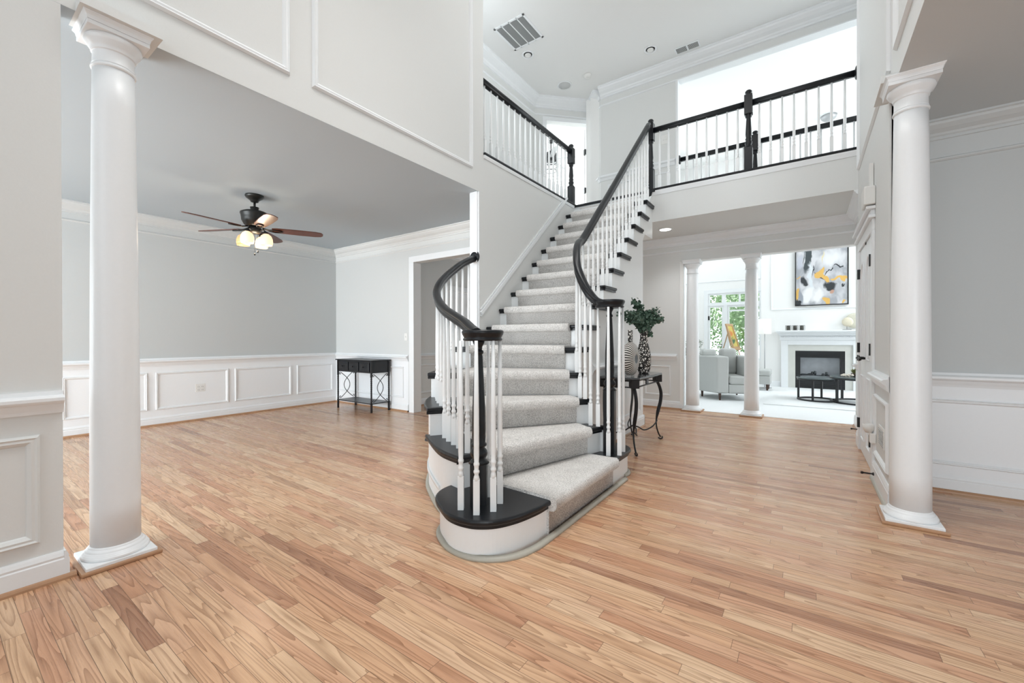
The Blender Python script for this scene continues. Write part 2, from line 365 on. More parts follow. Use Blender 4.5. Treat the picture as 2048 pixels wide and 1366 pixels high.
def struct(name, mb, mat, **k): return mb.build(name, mat, kind='structure', **k)
def catmull(pts, n=6):
    P = [Vector(p) for p in pts]; out = []
    for i in range(len(P)-1):
        p0 = P[max(i-1, 0)]; p1 = P[i]; p2 = P[i+1]; p3 = P[min(i+2, len(P)-1)]
        for k in range(n):
            t = k/n; out.append(.5*((2*p1)+(p2-p0)*t+(2*p0-5*p1+4*p2-p3)*t*t+(3*p1-p0-3*p2+p3)*t**3))
    out.append(P[-1]); return out

# ------------------------------------------------------------------ dimensions
XL, XR = -2.93, .462          # foyer faces of left and right walls
CE, F2, TOP = 2.76, 3.20, 5.64
WT = .12
# ------------------------------------------------------------------ floors and ceilings
struct('floor', MB().box((-7.3, -3.6, -.1), (5.2, 7.10, 0)), 'floor')
struct('floor', MB().box((-3.5, 7.10, -.1), (5.2, 12.8, .004)), 'carpet_white')
struct('floor', MB().box((-5.52, 7.10, -.1), (-3.5, 9.2, 0)), 'floor')
# dining ceiling, hall ceiling, study ceiling (one slab per room)
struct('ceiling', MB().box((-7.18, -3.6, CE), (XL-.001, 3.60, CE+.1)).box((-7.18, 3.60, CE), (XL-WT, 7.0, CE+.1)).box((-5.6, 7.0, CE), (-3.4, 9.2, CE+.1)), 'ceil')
struct('ceiling', MB().box((XR+.001, -3.6, CE), (5.2, 4.54, CE+.1)), paint('shaded_study_ceiling_paint', (.60, .64, .66), .8, .03, 120))  # study ceiling colour lowered to stand for its dimmer light
struct('ceiling', MB().box((-4.3, -3.6, TOP), (3.2, 7.26, TOP+.12)), 'ceil_foyer')
struct('ceiling', MB().box((-3.5, 7.26, 5.95), (5.2, 12.8, 6.05)), 'bright')
# second floor slab: side gallery and bridge
struct('floor', MB().box((XL-WT, 3.62, CE), (XL, 5.87, F2-.035)).box((-4.15, 3.62, CE+.1), (XL-WT, 7.6, F2-.035)).box((XL-WT, 5.87, CE), (3.0, 7.17, F2-.035)), 'wall')
struct('floor', MB().box((-4.15, 3.62, F2-.034), (XL-.06, 7.6, F2)).box((XL-.06, 5.92, F2-.034), (3.0, 7.17, F2)), 'carpet_up')
struct('floor', MB().box((-8.2, 6.6, F2-.2), (-4.15, 11.4, F2)).box((-4.15, 7.6, F2-.2), (-3.4, 11.4, F2)), 'carpet_up')

# ------------------------------------------------------------------ walls
struct('wall_left', MB().box((XL-WT, -3.6, 0), (XL, .40, CE)).box((XL-WT, -3.6, CE+.001), (XL, 3.62, TOP)).box((XL-WT, 3.545, 0), (XL, 5.87, CE)), 'wall')
struct('wall_dining_back', MB().box((-7.18, -3.6, 0), (-7.06, 4.54, CE)), 'dwall')
struct('wall_dining_side', MB().box((-7.06, 4.42, 0), (-4.97, 4.54, CE)).box((-4.97, 4.42, 2.33), (XL-WT, 4.54, CE)), 'swall')
struct('wall_hall_side', MB().box((-5.52, 4.54, 0), (-5.40, 5.61, CE)).box((-5.52, 5.61, 2.04), (-5.40, 6.45, CE)).box((-5.52, 6.45, 0), (-5.40, 9.2, CE)), 'wall')
struct('wall_hall_back', MB().box((-3.5, 7.05, 0), (-1.61, 7.17, CE)).box((-1.61, 7.05, 2.375), (3.0, 7.17, CE)).box((-5.4, 8.9, 0), (-3.5, 9.0, CE)).box((-3.5, 7.17, 0), (-3.38, 9.0, CE)), 'wall')
struct('wall_right', MB().box((XR, 3.70, 0), (XR+WT, 5.87, TOP)).box((XR, -3.6, CE+.001), (XR+WT, 3.70, TOP)), 'wall')
struct('wall_hall_right', MB().box((.532, 5.871, 0), (.62, 7.05, CE)), 'wall')
struct('wall_study_back', MB().box((XR+WT, 4.42, 0), (5.2, 4.54, CE)), 'dwall')
struct('wall_upper_left', MB().box((-4.27, 3.5, F2-.3), (-4.15, 6.65, TOP)).box((-4.15, 3.50, F2-.3), (XL-WT, 3.62, TOP)), 'wall')
# 45 degree wall with the bedroom doorway
def diagwall(a, b, z0, z1, t=.12, mb=None):
    a, b = Vector(a), Vector(b); d = (b-a).normalized(); n = Vector((-d.y, d.x))*t
    mb = mb or MB(); mb.prism([(a.x, a.y), (b.x, b.y), (b.x+n.x, b.y+n.y), (a.x+n.x, a.y+n.y)], z0, z1); return mb
dw = diagwall((-4.15, 6.65), (-3.996, 6.804), F2, TOP); diagwall((-3.411, 7.389), (-3.35, 7.45), F2, TOP, mb=dw)
diagwall((-3.996, 6.804), (-3.411, 7.389), 5.235, TOP, mb=dw)
struct('wall_upper_diagonal', dw, 'wall')
rw = MB(); rw.prism([(-3.35, 7.45), (-3.04, 7.12), (-1.714, 7.12), (-1.714, 7.24), (-2.95, 7.24), (-3.26, 7.53)], F2, TOP)
rw.box((-1.714, 7.12, 5.35), (3.0, 7.24, TOP))
struct('wall_upper_back', rw, 'wall')
# bedroom shell
struct('wall_bedroom', MB().box((-8.2, 11.3, F2), (-3.4, 11.4, TOP+.2)).box((-8.3, 6.6, F2), (-8.2, 11.4, TOP+.2)).box((-3.5, 7.55, F2), (-3.4, 11.3, TOP+.2)).box((-8.2, 6.5, F2), (-4.27, 6.6, TOP)), 'bright')
struct('ceiling', MB().box((-8.3, 6.5, TOP+.12), (-3.4, 11.4, TOP+.2)), 'bright')
# family room shell
fam = MB().box((-3.38, 7.24, F2), (-3.26, 12.72, 5.95)).box((-3.38, 9.0, 0), (-3.26, 12.72, F2))
struct('wall_family_left', fam, 'bright')
struct('wall_family_right', MB().box((4.6, 7.1, 0), (4.72, 11.78, 5.95)), 'bright')
# window wall with door, window and transom openings
ZT0, ZT1 = 2.075, 2.37
ww = MB().box((-3.26, 12.6, 0), (-2.22, 12.72, 5.95)).box((-2.22, 12.6, ZT1), (-.95, 12.72, 5.95)).box((-2.22, 12.6, 2.03), (-.95, 12.72, ZT0))
ww.box((-1.83, 12.6, 0), (-1.74, 12.72, 2.03)).box((-1.74, 12.6, 0), (-.95, 12.72, .55)).box((-.95, 12.6, 0), (-.85, 12.72, 5.95))
struct('wall_family_window', ww, 'bright')
struct('wall_family_fireplace', MB().box((-.883, 11.66, 0), (-.20, 12.6, 5.95)).box((-.20, 11.66, .86), (.72, 12.6, 5.95)).box((.72, 11.66, 0), (4.6, 12.6, 5.95)).box((-.2, 12.2, 0), (.72, 12.6, .86)), 'bright')
struct('wall_family_front', MB().box((-3.26, 7.17, F2), (-1.714, 7.24, 5.95)).box((3.0, 7.05, 0), (4.72, 7.24, 5.95)).box((-3.26, 7.24, 5.64), (3.0, 7.30, 5.95)), 'bright')

# ------------------------------------------------------------------ mouldings
def along(p0, p1, prof, nrm, mb=None):
    """extrude profile [(out, z)] from p0 to p1 (2D), nrm = direction into the room"""
    mb = mb or MB(); n = Vector(nrm).normalized(); k = len(prof); vs = []
    for p in (p0, p1):
        for o, z in prof: vs.append((p[0]+n.x*o, p[1]+n.y*o, z))
    fs = [(j, (j+1) % k, k+(j+1) % k, k+j) for j in range(k)]+[list(range(k-1, -1, -1)), list(range(k, 2*k))]
    return mb.add(vs, fs)
def rail_prof(z): # chair rail, z = top
    return [(0, z-.105), (.012, z-.105), (.016, z-.09), (.022, z-.078), (.030, z-.06), (.044, z-.052), (.050, z-.044), (.050, z-.030), (.040, z-.022), (.018, z-.018), (.014, z), (0, z)]
def base_prof(h=.135, z0=0): return [(0, z0), (.018, z0), (.018, z0+h-.04), (.014, z0+h-.034), (.016, z0+h-.024), (.010, z0+h-.008), (.006, z0+h), (0, z0+h)]
SHOE = [(0, 0), (.034, 0), (.033, .010), (.027, .019), (.018, .023), (0, .023)]
def crown_prof(z, s=1.0): return [(0, z), (.105*s, z), (.105*s, z-.014*s), (.092*s, z-.020*s), (.086*s, z-.036*s), (.060*s, z-.062*s), (.030*s, z-.082*s), (.022*s, z-.098*s), (.014*s, z-.104*s), (.014*s, z-.125*s), (0, z-.130*s)]
def low_prof(z): return [(0, z), (.006, z), (.016, z-.008), (.016, z-.018), (.008, z-.026), (0, z-.028)]
tn = [0]
def trim(mb, mat='trim', **k):
    tn[0] += 1; return struct('trim_%d' % tn[0], mb, mat, **k)
def frame(p0, p1, z0, z1, nrm, w=.030, d=.016, mat='trim'):
    """mitred picture frame moulding between ground points p0,p1"""
    p0, p1 = Vector(p0), Vector(p1); L = (p1-p0).length; t = (p1-p0)/L; n = Vector(nrm).normalized(); mb = MB()
    prof = [(0, 0), (.25*d, .0), (d, .22*w), (.75*d, .4*w), (.85*d, .62*w), (.35*d, .9*w), (0, w)]
    def q(u, z, o): return (p0.x+t.x*u+n.x*o, p0.y+t.y*u+n.y*o, z)
    rings = []
    for o, i in prof: rings.append([q(i, z0+i, o), q(L-i, z0+i, o), q(L-i, z1-i, o), q(i, z1-i, o)])
    vs = [v for r in rings for v in r]; fs = []
    for a in range(len(prof)-1):
        for c in range(4): c2 = (c+1) % 4; fs.append((a*4+c, a*4+c2, (a+1)*4+c2, (a+1)*4+c))
    return trim(mb.add(vs, fs), mat)
EX, WX, SY = (1, 0), (-1, 0), (0, -1)   # normals
def slab(p0, p1, z0, z1, nrm, t=.004, mat='wains', name='trim'):
    return trim(along(p0, p1, [(0, z0), (t, z0), (t, z1), (0, z1)], nrm), mat)
# near left wall
trim(along((XL, -3.5), (XL, .40), rail_prof(.905), EX)); struct('baseboard_left', along((XL, -3.5), (XL, .40), base_prof(), EX), 'trim')
trim(along((XL, -3.5), (XL, .44), SHOE, EX), 'oak')
trim(along((XL-WT, .40), (XL+.018, .40), base_prof(), (0, 1)))
frame((XL, -1.9), (XL, .325), .20, .705, EX, .045, .02, 'wall'); 
# dining back wall
XB = -7.06
trim(along((XB, -3.5), (XB, 4.42), rail_prof(.895), EX)); struct('baseboard_dining_back', along((XB, -3.5), (XB, 4.42), base_prof(.12), EX), 'trim')
slab((XB, -3.5), (XB, 4.42), .12, .80, EX)
trim(along((XB, -3.5), (XB, 4.42), SHOE, EX), 'oak')
trim(along((XB, -3.5), (XB, 4.42), crown_prof(CE), EX), 'crown'); trim(along((XB, -3.5), (XB, 4.42), low_prof(2.56), EX), 'crown')
slab((XB, -3.5), (XB, 4.42), 2.53, CE-.1, EX, mat='crown')
for a, b in ((-1.2, .0), (.10, .87), (.96, 1.722), (1.81, 2.66), (2.75, 3.592), (3.69, 4.34)): frame((XB+.004, a), (XB+.004, b), .21, .705, EX)
# dining side wall
YD = 4.42
trim(along((XB, YD), (-5.09, YD), rail_prof(.895), SY)); struct('baseboard_dining_side', along((XB, YD), (-5.09, YD), base_prof(.12), SY), 'trim')
slab((XB, YD), (-5.09, YD), .12, .80, SY)
trim(along((XB, YD), (-5.09, YD), SHOE, SY), 'oak')
trim(along((XB, YD), (XL-WT, YD), crown_prof(CE), SY), 'wall'); trim(along((XB, YD), (XL-WT, YD), low_prof(2.56), SY), 'wall'); slab((XB, YD), (XL-WT, YD), 2.53, CE-.1, SY, mat='wall')
frame((-6.97, YD-.004), (-5.20, YD-.004), .21, .705, SY)
# casing of the dining opening
trim(MB().box((-5.06, YD-.02, 0), (-4.955, YD, 2.33)).box((-4.985, YD-.012, 0), (-4.958, 4.56, 2.33)).box((-5.06, YD-.02, 2.33), (XL-WT, YD, 2.42)), bevel=.004)
trim(MB().box((XL-WT-.02, YD-.02, 0), (XL-WT, YD+.14, 2.33)))
# hallway behind the stairs
XH = -5.40
trim(along((XH, 4.54), (XH, 5.53), rail_prof(.895), EX)); struct('baseboard_hall', along((XH, 4.54), (XH, 5.53), base_prof(.12), EX), 'trim')
frame((XH, 4.66), (XH, 5.45), .21, .705, EX); trim(along((XH, 4.54), (XH, 9.0), crown_prof(CE), EX)); trim(along((XH, 4.54), (XH, 5.53), SHOE, EX), 'oak')
trim(MB().box((XH, 5.52, 0), (XH+.018, 5.61, 2.04)).box((XH, 6.45, 0), (XH+.018, 6.54, 2.04)).box((XH, 5.52, 2.04), (XH+.018, 6.54, 2.13)), bevel=.004)
d = struct('door_1', MB().box((XH-.06, 5.62, .01), (XH-.02, 6.44, 2.03)), 'trim')
for z in (.25, 1.05, 1.82): MB().box((XH-.018, 6.235, z-.045), (XH+.024, 6.262, z+.045)).build('hinge', 'hinge', d)
# hall back wall
YH = 7.05
trim(along((-3.5, YH), (-1.70, YH), rail_prof(.895), SY)); struct('baseboard_back', along((-3.5, YH), (-1.61, YH), base_prof(.13), SY), 'trim')
trim(along((-3.5, YH), (-1.60, YH), SHOE, SY), 'oak'); frame((-3.2, YH), (-2.32, YH), .21, .70, SY); frame((-2.22, YH), (-1.80, YH), .21, .70, SY)
trim(along((-3.5, YH), (3.0, YH), crown_prof(CE), SY)); trim(along((-3.5, YH), (3.0, YH), low_prof(2.555), SY)); slab((-3.5, YH), (3.0, YH), 2.53, CE-.1, SY, mat='wall')
trim(MB().box((-1.655, YH-.016, 0), (-1.608, YH, 2.375)).box((-1.614, YH-.01, 0), (-1.600, 7.18, 2.375)).box((-1.61, YH-.01, 2.365), (3.0, 7.18, 2.377)), 'bright', bevel=.003)
# closet wall (right)
trim(along((XR, 3.70), (XR, 4.50), rail_prof(.89), WX)); struct('baseboard_right', along((XR, 3.70), (XR, 4.50), base_prof(.15), WX), 'trim')
trim(along((XR, 3.72), (XR, 4.50), SHOE, WX), 'shoe_gray'); frame((XR, 3.80), (XR, 4.45), .215, .70, WX, .035, .018)
trim(along((XR, 5.66), (XR, 5.87), base_prof(.15), WX)); trim(along((XR, 5.66), (XR, 5.87), rail_prof(.89), WX))
frame((XR, 3.735), (XR, 5.76), 2.93, 5.35, WX, .045, .022); frame((XR, .55), (XR, 3.50), 2.93, 5.35, WX, .045, .022); pass
trim(MB().box((XR-.012, 3.70, 0), (XR+WT+.012, 3.705, CE)), 'wall', bevel=.002)
trim(along((.532, 5.872), (.532, 7.05), crown_prof(CE), WX)); trim(along((.532, 5.872), (.532, 7.05), low_prof(2.555), WX)); trim(along((.532, 5.872), (.532, 7.04), base_prof(.15), WX)); trim(along((.532, 5.872), (.532, 7.04), SHOE, WX), 'oak')
# closet door casing
trim(MB().box((XR-.02, 4.50, 0), (XR, 4.60, 2.035)).box((XR-.02, 5.57, 0), (XR, 5.67, 2.035)).box((XR-.02, 4.50, 2.035), (XR, 5.67, 2.13)).box((XR-.045, 4.47, 2.13), (XR, 5.70, 2.155)).box((XR-.03, 4.49, 2.155), (XR, 5.68, 2.20)).box((XR-.06, 4.46, 2.20), (XR, 5.71, 2.225)), bevel=.004)
# left foyer wall panels
frame((XL, -1.9), (XL, 1.49), 2.975, 5.25, EX, .05, .022); frame((XL, 1.65), (XL, 3.43), 2.975, 5.25, EX, .05, .022)
trim(MB().box((XL-WT-.006, 3.53, 0), (XL+.006, 3.546, CE)), 'trim', bevel=.004)
trim(along((XL-WT+.01, 3.53), (XL-.01, 3.53), [(0, .0), (.012, .0), (.012, CE), (0, CE)], SY), 'trim')
# study wall
trim(along((XR+WT, YD), (5.2, YD), rail_prof(.89), SY)); struct('baseboard_study', along((XR+WT, YD), (5.2, YD), base_prof(.125), SY), 'trim')
slab((XR+WT, YD), (5.2, YD), .125, .80, SY); trim(along((XR+WT, YD), (5.2, YD), SHOE, SY), 'oak')
trim(along((XR+WT, YD), (5.2, YD), crown_prof(CE), SY), 'crown'); trim(along((XR+WT, YD), (5.2, YD), low_prof(2.50), SY), 'crown'); slab((XR+WT, YD), (5.2, YD), 2.475, CE-.1, SY, mat='crown')
frame((XR+.2, YD-.004), (2.6, YD-.004), .20, .69, SY); 
# foyer / upper crown
def big_crown(p0, p1, n): return trim(along(p0, p1, crown_prof(TOP, 1.35), n))
big_crown((-4.15, 3.62), (-4.15, 6.66), EX); s2 = .70710678
trim(along((-4.15, 6.65), (-3.35, 7.45), crown_prof(TOP, 1.35), (s2, -s2))); trim(along((-3.35, 7.45), (-3.04, 7.12), crown_prof(TOP, 1.35), (-s2, -s2)))
big_crown((-3.04, 7.12), (3.0, 7.12), SY); trim(along((-3.04, 7.12), (-1.72, 7.12), low_prof(5.36), SY))
for a, b, n in (((-4.15, 3.62), (-4.15, 6.66), EX), ((-4.15, 6.65), (-3.35, 7.45), (s2, -s2)), ((-3.35, 7.45), (-3.04, 7.12), (-s2, -s2))): trim(along(a, b, low_prof(5.36), n))
big_crown((XL, -3.5), (XL, 3.62), EX); big_crown((XR, -3.5), (XR, 5.87), WX)
zr = F2+.885
trim(along((-3.35, 7.45), (-3.04, 7.12), rail_prof(zr), (-s2, -s2))); trim(along((-3.04, 7.12), (-1.74, 7.12), rail_prof(zr), SY))
trim(along((-3.35, 7.45), (-3.04, 7.12), base_prof(.13, F2), (-s2, -s2))); trim(along((-3.04, 7.12), (-1.72, 7.12), base_prof(.13, F2), SY))
frame((-2.9, 7.12), (-1.85, 7.12), F2+.2, F2+.7, SY)
trim(MB().box((-1.735, 7.10, F2), (-1.70, 7.26, 5.335)).box((-1.72, 7.10, 5.335), (3.0, 7.26, 5.352)), bevel=.003)
# bedroom door casing (diagonal)
def diagbox(u0, u1, z0, z1, o0, o1, mb):  # along the diagonal, o = out into the landing
    a = Vector((-4.15, 6.65)); t = Vector((s2, s2)); n = Vector((s2, -s2))
    P = [a+t*u+n*o for u, o in ((u0, o0), (u1, o0), (u1, o1), (u0, o1))]; mb.prism([(p.x, p.y) for p in P], z0, z1)
cs = MB(); diagbox(.15, .225, F2, 5.235, 0, .02, cs); diagbox(1.04, 1.115, F2, 5.235, 0, .02, cs); diagbox(.15, 1.115, 5.235, 5.31, 0, .02, cs)
diagbox(1.03, 1.045, F2, 5.235, -.14, .01, cs); diagbox(.215, .23, F2, 5.235, -.14, .01, cs); trim(cs, bevel=.003)
dl = MB(); a = Vector((-4.15, 6.65)) + Vector((s2, s2))*1.02 + Vector((s2, -s2))*(-.14)
dn = Vector((-.62, .78)).normalized(); dm = Vector((dn.y, -dn.x))*.035
dl.prism([(a.x, a.y), (a.x+dn.x*.8, a.y+dn.y*.8), (a.x+dn.x*.8+dm.x, a.y+dn.y*.8+dm.y), (a.x+dm.x, a.y+dm.y)], F2+.01, 5.22)
d = struct('door_2', dl, 'bright')
for z in (F2+.35, 4.01, 4.75):
    hb = MB(); diagbox(1.0, 1.03, z-.05, z+.05, -.13, -.075, hb); hb.build('hinge', 'hinge', d)

# ------------------------------------------------------------------ closet double doors
def arch_panel(mb, y0, y1, z0, z1, arch):
    yc = (y0+y1)/2; w = (y1-y0)/2; pts = []
    pts += [(y0, z0), (y1, z0), (y1, z1)]
    if arch:
        for k in range(1, 12): a = PI*k/12; pts.append((yc+w*math.cos(a), z1+.16*math.sin(a)))
    pts.append((y0, z1))
    P = [Vector((XR-.004, y, z)) for y, z in pts]
    prof = [(-.012, -.006), (.012, -.006), (.010, .008), (0, .012), (-.010, .008)]
    n = len(P); vs = []; c = sum(P, Vector())/n
    for i in range(n):
        t = (P[(i+1) % n]-P[i-1]).normalized(); side = t.cross(Vector((1, 0, 0))).normalized()
        for a, b in prof: vs.append(P[i]+side*a+Vector((-1, 0, 0))*b)
    k = len(prof); fs = [(i*k+j, i*k+(j+1) % k, ((i+1) % n)*k+(j+1) % k, ((i+1) % n)*k+j) for i in range(n) for j in range(k)]
    mb.add(vs, fs)
for i, (y0, y1) in enumerate(((4.603, 5.083), (5.087, 5.567))):
    d = struct('door_%d' % (3+i), MB().box((XR-.004, y0, .015), (XR+.0, y1, 2.03)), 'trim')
    p = MB(); arch_panel(p, y0+.11, y1-.11, .95, 1.72, True); arch_panel(p, y0+.11, y1-.11, .16, .78, False); p.build('panel_moulding', 'trim', d)
    hy = y0-.012 if i == 0 else y1+.002
    for z in (.28, 1.05, 1.80): MB().box((XR-.030, hy-.004, z-.05), (XR-.003, hy+.022, z+.05)).build('hinge', 'hinge', d)
    h = MB().lathe([(.028, 0), (.028, .008), (.012, .012), (.011, .05)], (XR-.064, (y1-.06 if i == 0 else y0+.06), .96), 14, 'x')
    yy = (y1-.06 if i == 0 else y0+.06); h.tube([(XR-.058, yy, .96), (XR-.062, yy+(-.05 if i == 0 else .05), .958), (XR-.058, yy+(-.10 if i == 0 else .10), .95)], .009, 8)
    h.build('lever_handle', 'hinge', d)
    MB().box((XR-.010, (y1-.02 if i == 0 else y0), 2.018), (XR-.003, (y1 if i == 0 else y0+.02), 2.036)).build('ball_catch', 'hinge', d)

# ------------------------------------------------------------------ staircase
R_ = F2/15
stair = thing('staircase', 'curved white staircase with black treads, grey carpet runner and black handrails in the foyer', 'staircase', (-2.2, 3.4, 0))
Lout = [Vector((p.x, p.y)) for p in catmull([(-1.737,1.894,0),(-1.98,1.963,0),(-2.30,2.165,0),(-2.48,2.31,0),(-2.67,2.526,0),(-2.84,2.80,0),(-2.95,3.10,0),(-3.03,3.40,0),(-3.05,3.54,0)], 6)]
Rout = [Vector((p.x, p.y)) for p in catmull([(-1.345,3.285,0),(-1.44,3.283,0),(-1.53,3.30,0),(-1.60,3.34,0),(-1.665,3.42,0),(-1.705,3.53,0),(-1.715,3.655,0)], 6)]
def ytread(k): return 3.655+.2375*(k-6) if k < 15 else 5.82
NOSE = {2: ((-1.737,1.894), (-1.352,3.285)), 3: ((-2.28,2.150), (-1.475,3.285)), 4: ((-2.67,2.526), (-1.578,3.325)), 5: ((-2.93,3.045), (-1.672,3.43))}
for k in range(6, 16): NOSE[k] = ((-2.93, ytread(k)), (-1.715, ytread(k)))
def nearest(poly, p):
    p = Vector(p); return min(range(len(poly)), key=lambda i: (poly[i]-p).length)
def offs(poly, d):
    out = []
    for i in range(len(poly)):
        t = (poly[min(i+1, len(poly)-1)]-poly[max(i-1, 0)]).normalized(); out.append(poly[i]+Vector((t.y, -t.x))*d)
    return out
Lin = offs(Lout, .035); Rin = offs(Rout, -.03)   # body faces under the overhang
if (Lin[5]-Vector((-1.6, 3.0))).length > (Lout[5]-Vector((-1.6, 3.0))).length: Lin = offs(Lout, -.035)
if (Rin[5]-Vector((-2.2, 2.6))).length > (Rout[5]-Vector((-2.2, 2.6))).length: Rin = offs(Rout, .03)
def back(k, u, b):
    """point on nose line k at fraction u moved back by b"""
    a, c = Vector(NOSE[k][0]), Vector(NOSE[k][1]); t = (c-a).normalized(); n = Vector((-t.y, t.x)); return a+(c-a)*u+n*b
# step 1 outlines
T1 = [(-1.205,2.10),(-1.210,1.989),(-1.242,1.836),(-1.30,1.715),(-1.382,1.645),(-1.455,1.622),(-1.531,1.620),(-1.60,1.636),(-1.668,1.670),(-1.75,1.720),(-1.82,1.785),(-1.86,1.87),(-1.86,1.97),(-1.80,2.03)]
T1R = []
for i in range(0, 13): a = PI*i/12; T1R.append((-1.40+.195*math.cos(a), 3.42+.195*math.sin(a)))
T1 = [(p.x, p.y) for p in catmull([(x, y, 0) for x, y in T1], 5)]
T1poly = T1+[(-1.70,2.20),(-1.60,2.6),(-1.60,3.0),(-1.60,3.3)]+T1R[::-1]
def inset(poly, d):
    P = [Vector(p) for p in poly]; n = len(P); out = []
    ar = sum(P[i].x*P[(i+1) % n].y-P[(i+1) % n].x*P[i].y for i in range(n)); s = 1 if ar > 0 else -1
    for i in range(n):
        t = (P[(i+1) % n]-P[i-1]).normalized(); out.append(P[i]+Vector((-t.y, t.x))*d*s)
    return [(p.x, p.y) for p in out]
body1 = inset(T1poly, .028)
# body blocks: one white block for each step, stacked
def body_poly(k):
    if k <= 5:
        iL = nearest(Lin, NOSE[k][0]); iR = nearest(Rin, NOSE[k][1])
        pts = [back(k, .02, .03)]+Lin[iL+1:]+[Vector((-2.93, 3.56)), Vector((-2.93, 5.46)), Vector((-1.745, 5.46)), Vector((-1.745, 3.70))]+Rin[iR+1:-1][::-1]+[back(k, .985, .03)]
    else:
        ye = 5.46 if k <= 12 else 5.87
        y0 = ytread(k)+.03
        pts = [Vector((-2.93, y0)), Vector((-2.93, ye)), Vector((-1.745, ye)), Vector((-1.745, y0))]
        if y0 > ye: return None
    return [(p.x, p.y) for p in pts]
b = MB(); b.prism(body1, 0, R_-.034); b.prism(body_poly(2), 0, R_-.034)
for k in range(2, 16):
    p = body_poly(k)
    if p: b.prism(p, (k-1)*R_-(.034 if k > 1 else 0), k*R_-.034)
# sloping soffit wedge and upper string
b.add([(x, y, z) for x in (-2.93, -1.7452) for y, z in ((5.40, 2.30), (5.46, 2.43), (5.744, 2.762), (5.869, 2.762), (5.869, 3.16), (5.40, 2.6))], [(0,1,2,3,4,5), (11,10,9,8,7,6)]+[(j, 6+j, 6+(j+1) % 6, (j+1) % 6) for j in range(6)])
b.build('stair_body', 'white', stair)
# treads
def tread(poly, k):
    mb = MB(); mb.prism(poly, k*R_-.032, k*R_); o = mb.build('tread', 'black', stair, bevel=.012, bseg=3)
    c = MB(); c.prism(inset(poly, .017), k*R_-.052, k*R_-.031); c.build('cove_moulding', 'black', o)
tread(T1poly, 1)
for k in range(2, 15):
    iL = nearest(Lout, NOSE[k][0]); iR = nearest(Rout, NOSE[k][1])
    if k <= 5:
        nl = NOSE[k+1][0]; jL = min(nearest(Lout, nl)+2, len(Lout)-1) if k < 5 else len(Lout)-1
        jR = min(nearest(Rout, NOSE[k+1][1])+3, len(Rout)-1)
        pts = [Vector(NOSE[k][0])]+Lout[iL+1:jL+1]
        if k == 5: pts += [Vector((-3.04, 3.53)), Vector((-2.935, 3.53)), Vector((-2.93, 3.74))]
        else: pts += [back(k+1, .05, .06)]
        pts += [back(k+1, .93, .06)]
        rr = Rout[iR+1:jR+1]
        if k >= 4: rr = rr+[Vector((-1.715, 3.655+(.06 if k == 4 else .11)))] if k == 5 else rr
        pts += rr[::-1]+[Vector(NOSE[k][1])]
        if k == 5: pts = pts[:-len(rr)-2]+[Vector((-1.80, 3.76)), Vector((-1.715, 3.76))]+rr[:-1][::-1]+[Vector(NOSE[k][1])]
        # drop duplicates
        out = []
        for p in pts:
            if not out or (p-out[-1]).length > .004: out.append(p)
        tread([(p.x, p.y) for p in out], k)
    else:
        y = ytread(k); y2 = ytread(k+1)
        tread([(-2.93, y), (-1.715, y), (-1.715, y2+.11), (-1.75, y2+.11), (-1.75, y2+.06), (-2.93, y2+.06)] if k < 14 else [(-2.93, y), (-1.715, y), (-1.715, 5.90), (-2.93, 5.90)], k)
MB().box((-2.93, 5.82, F2-.034), (-1.70, 5.93, F2)).build('landing_nosing', 'black', stair, bevel=.012, bseg=3)
# carpet runner: per step, a profile lofted between the left and right cut lines
UL = {1: None, 2: (.165, .845), 3: (.20, .895), 4: (.19, .905), 5: (.185, .90), 6: (.09, .86)}
rn = MB()
def runner(L0, L1, R0, R1, ztop, zbot):
    """L0/R0 nose points, L1/R1 back points"""
    L0, L1, R0, R1 = map(Vector, (L0, L1, R0, R1)); fl_ = (R0-L0).normalized(); out = Vector((fl_.y, -fl_.x))
    if out.dot(L1-L0) > 0: out = -out
    T = .016
    prof = [('b', 0, T)]+[('m', f, T) for f in (.75, .5, .25, .08)]
    arc = []
    for a in range(0, 9):
        an = PI/2-PI*a/8; arc.append((.006+.026*math.cos(an), -.022+.040*math.sin(an)))
    rows = [[(L1+(R1-L1)*u, ztop+T) for u in US] for _ in (0,)]
    for f in (.7, .4, .12): rows.append([((L0+(L1-L0)*f)+((R0+(R1-R0)*f)-(L0+(L1-L0)*f))*u, ztop+T) for u in US])
    for o, z in arc: rows.append([(L0+(R0-L0)*u+out*(o+.004), ztop+z+.0) for u in US])
    rows.append([(L0+(R0-L0)*u-out*.014, ztop-.065) for u in US]); rows.append([(L0+(R0-L0)*u-out*.016, zbot+.004) for u in US])
    rows.append([(L0+(R0-L0)*u-out*.034, zbot+.004) for u in US]); rows.append([(L0+(R0-L0)*u-out*.034, ztop-.01) for u in US])
    rows.append([(L1+(R1-L1)*u, ztop-.01) for u in US])
    n = len(US); m = len(rows); vs = [(p.x, p.y, z) for r in rows for p, z in r]
    fs = [(i*n+j, ((i+1) % m)*n+j, ((i+1) % m)*n+j+1, i*n+j+1) for i in range(m) for j in range(n-1)]
    rn.add(vs, fs, True); o = len(rn.v)-len(vs)
    rn.f.append([o+i*n for i in range(m)]); rn.sm.append(False); rn.f.append([o+i*n+n-1 for i in range(m-1, -1, -1)]); rn.sm.append(False)
US = [i/6 for i in range(7)]
def P2(k, u, bk=0): return back(k, u, bk)
cutL = {}; cutR = {}
for k in range(2, 16):
    if k in UL: a, c = UL[k]
    else: a, c = .085, .85
    cutL[k], cutR[k] = a, c
runner((-1.203, 2.10), P2(2, .165, .035), (-1.203, 3.085), P2(2, .845, .035), R_, 0)
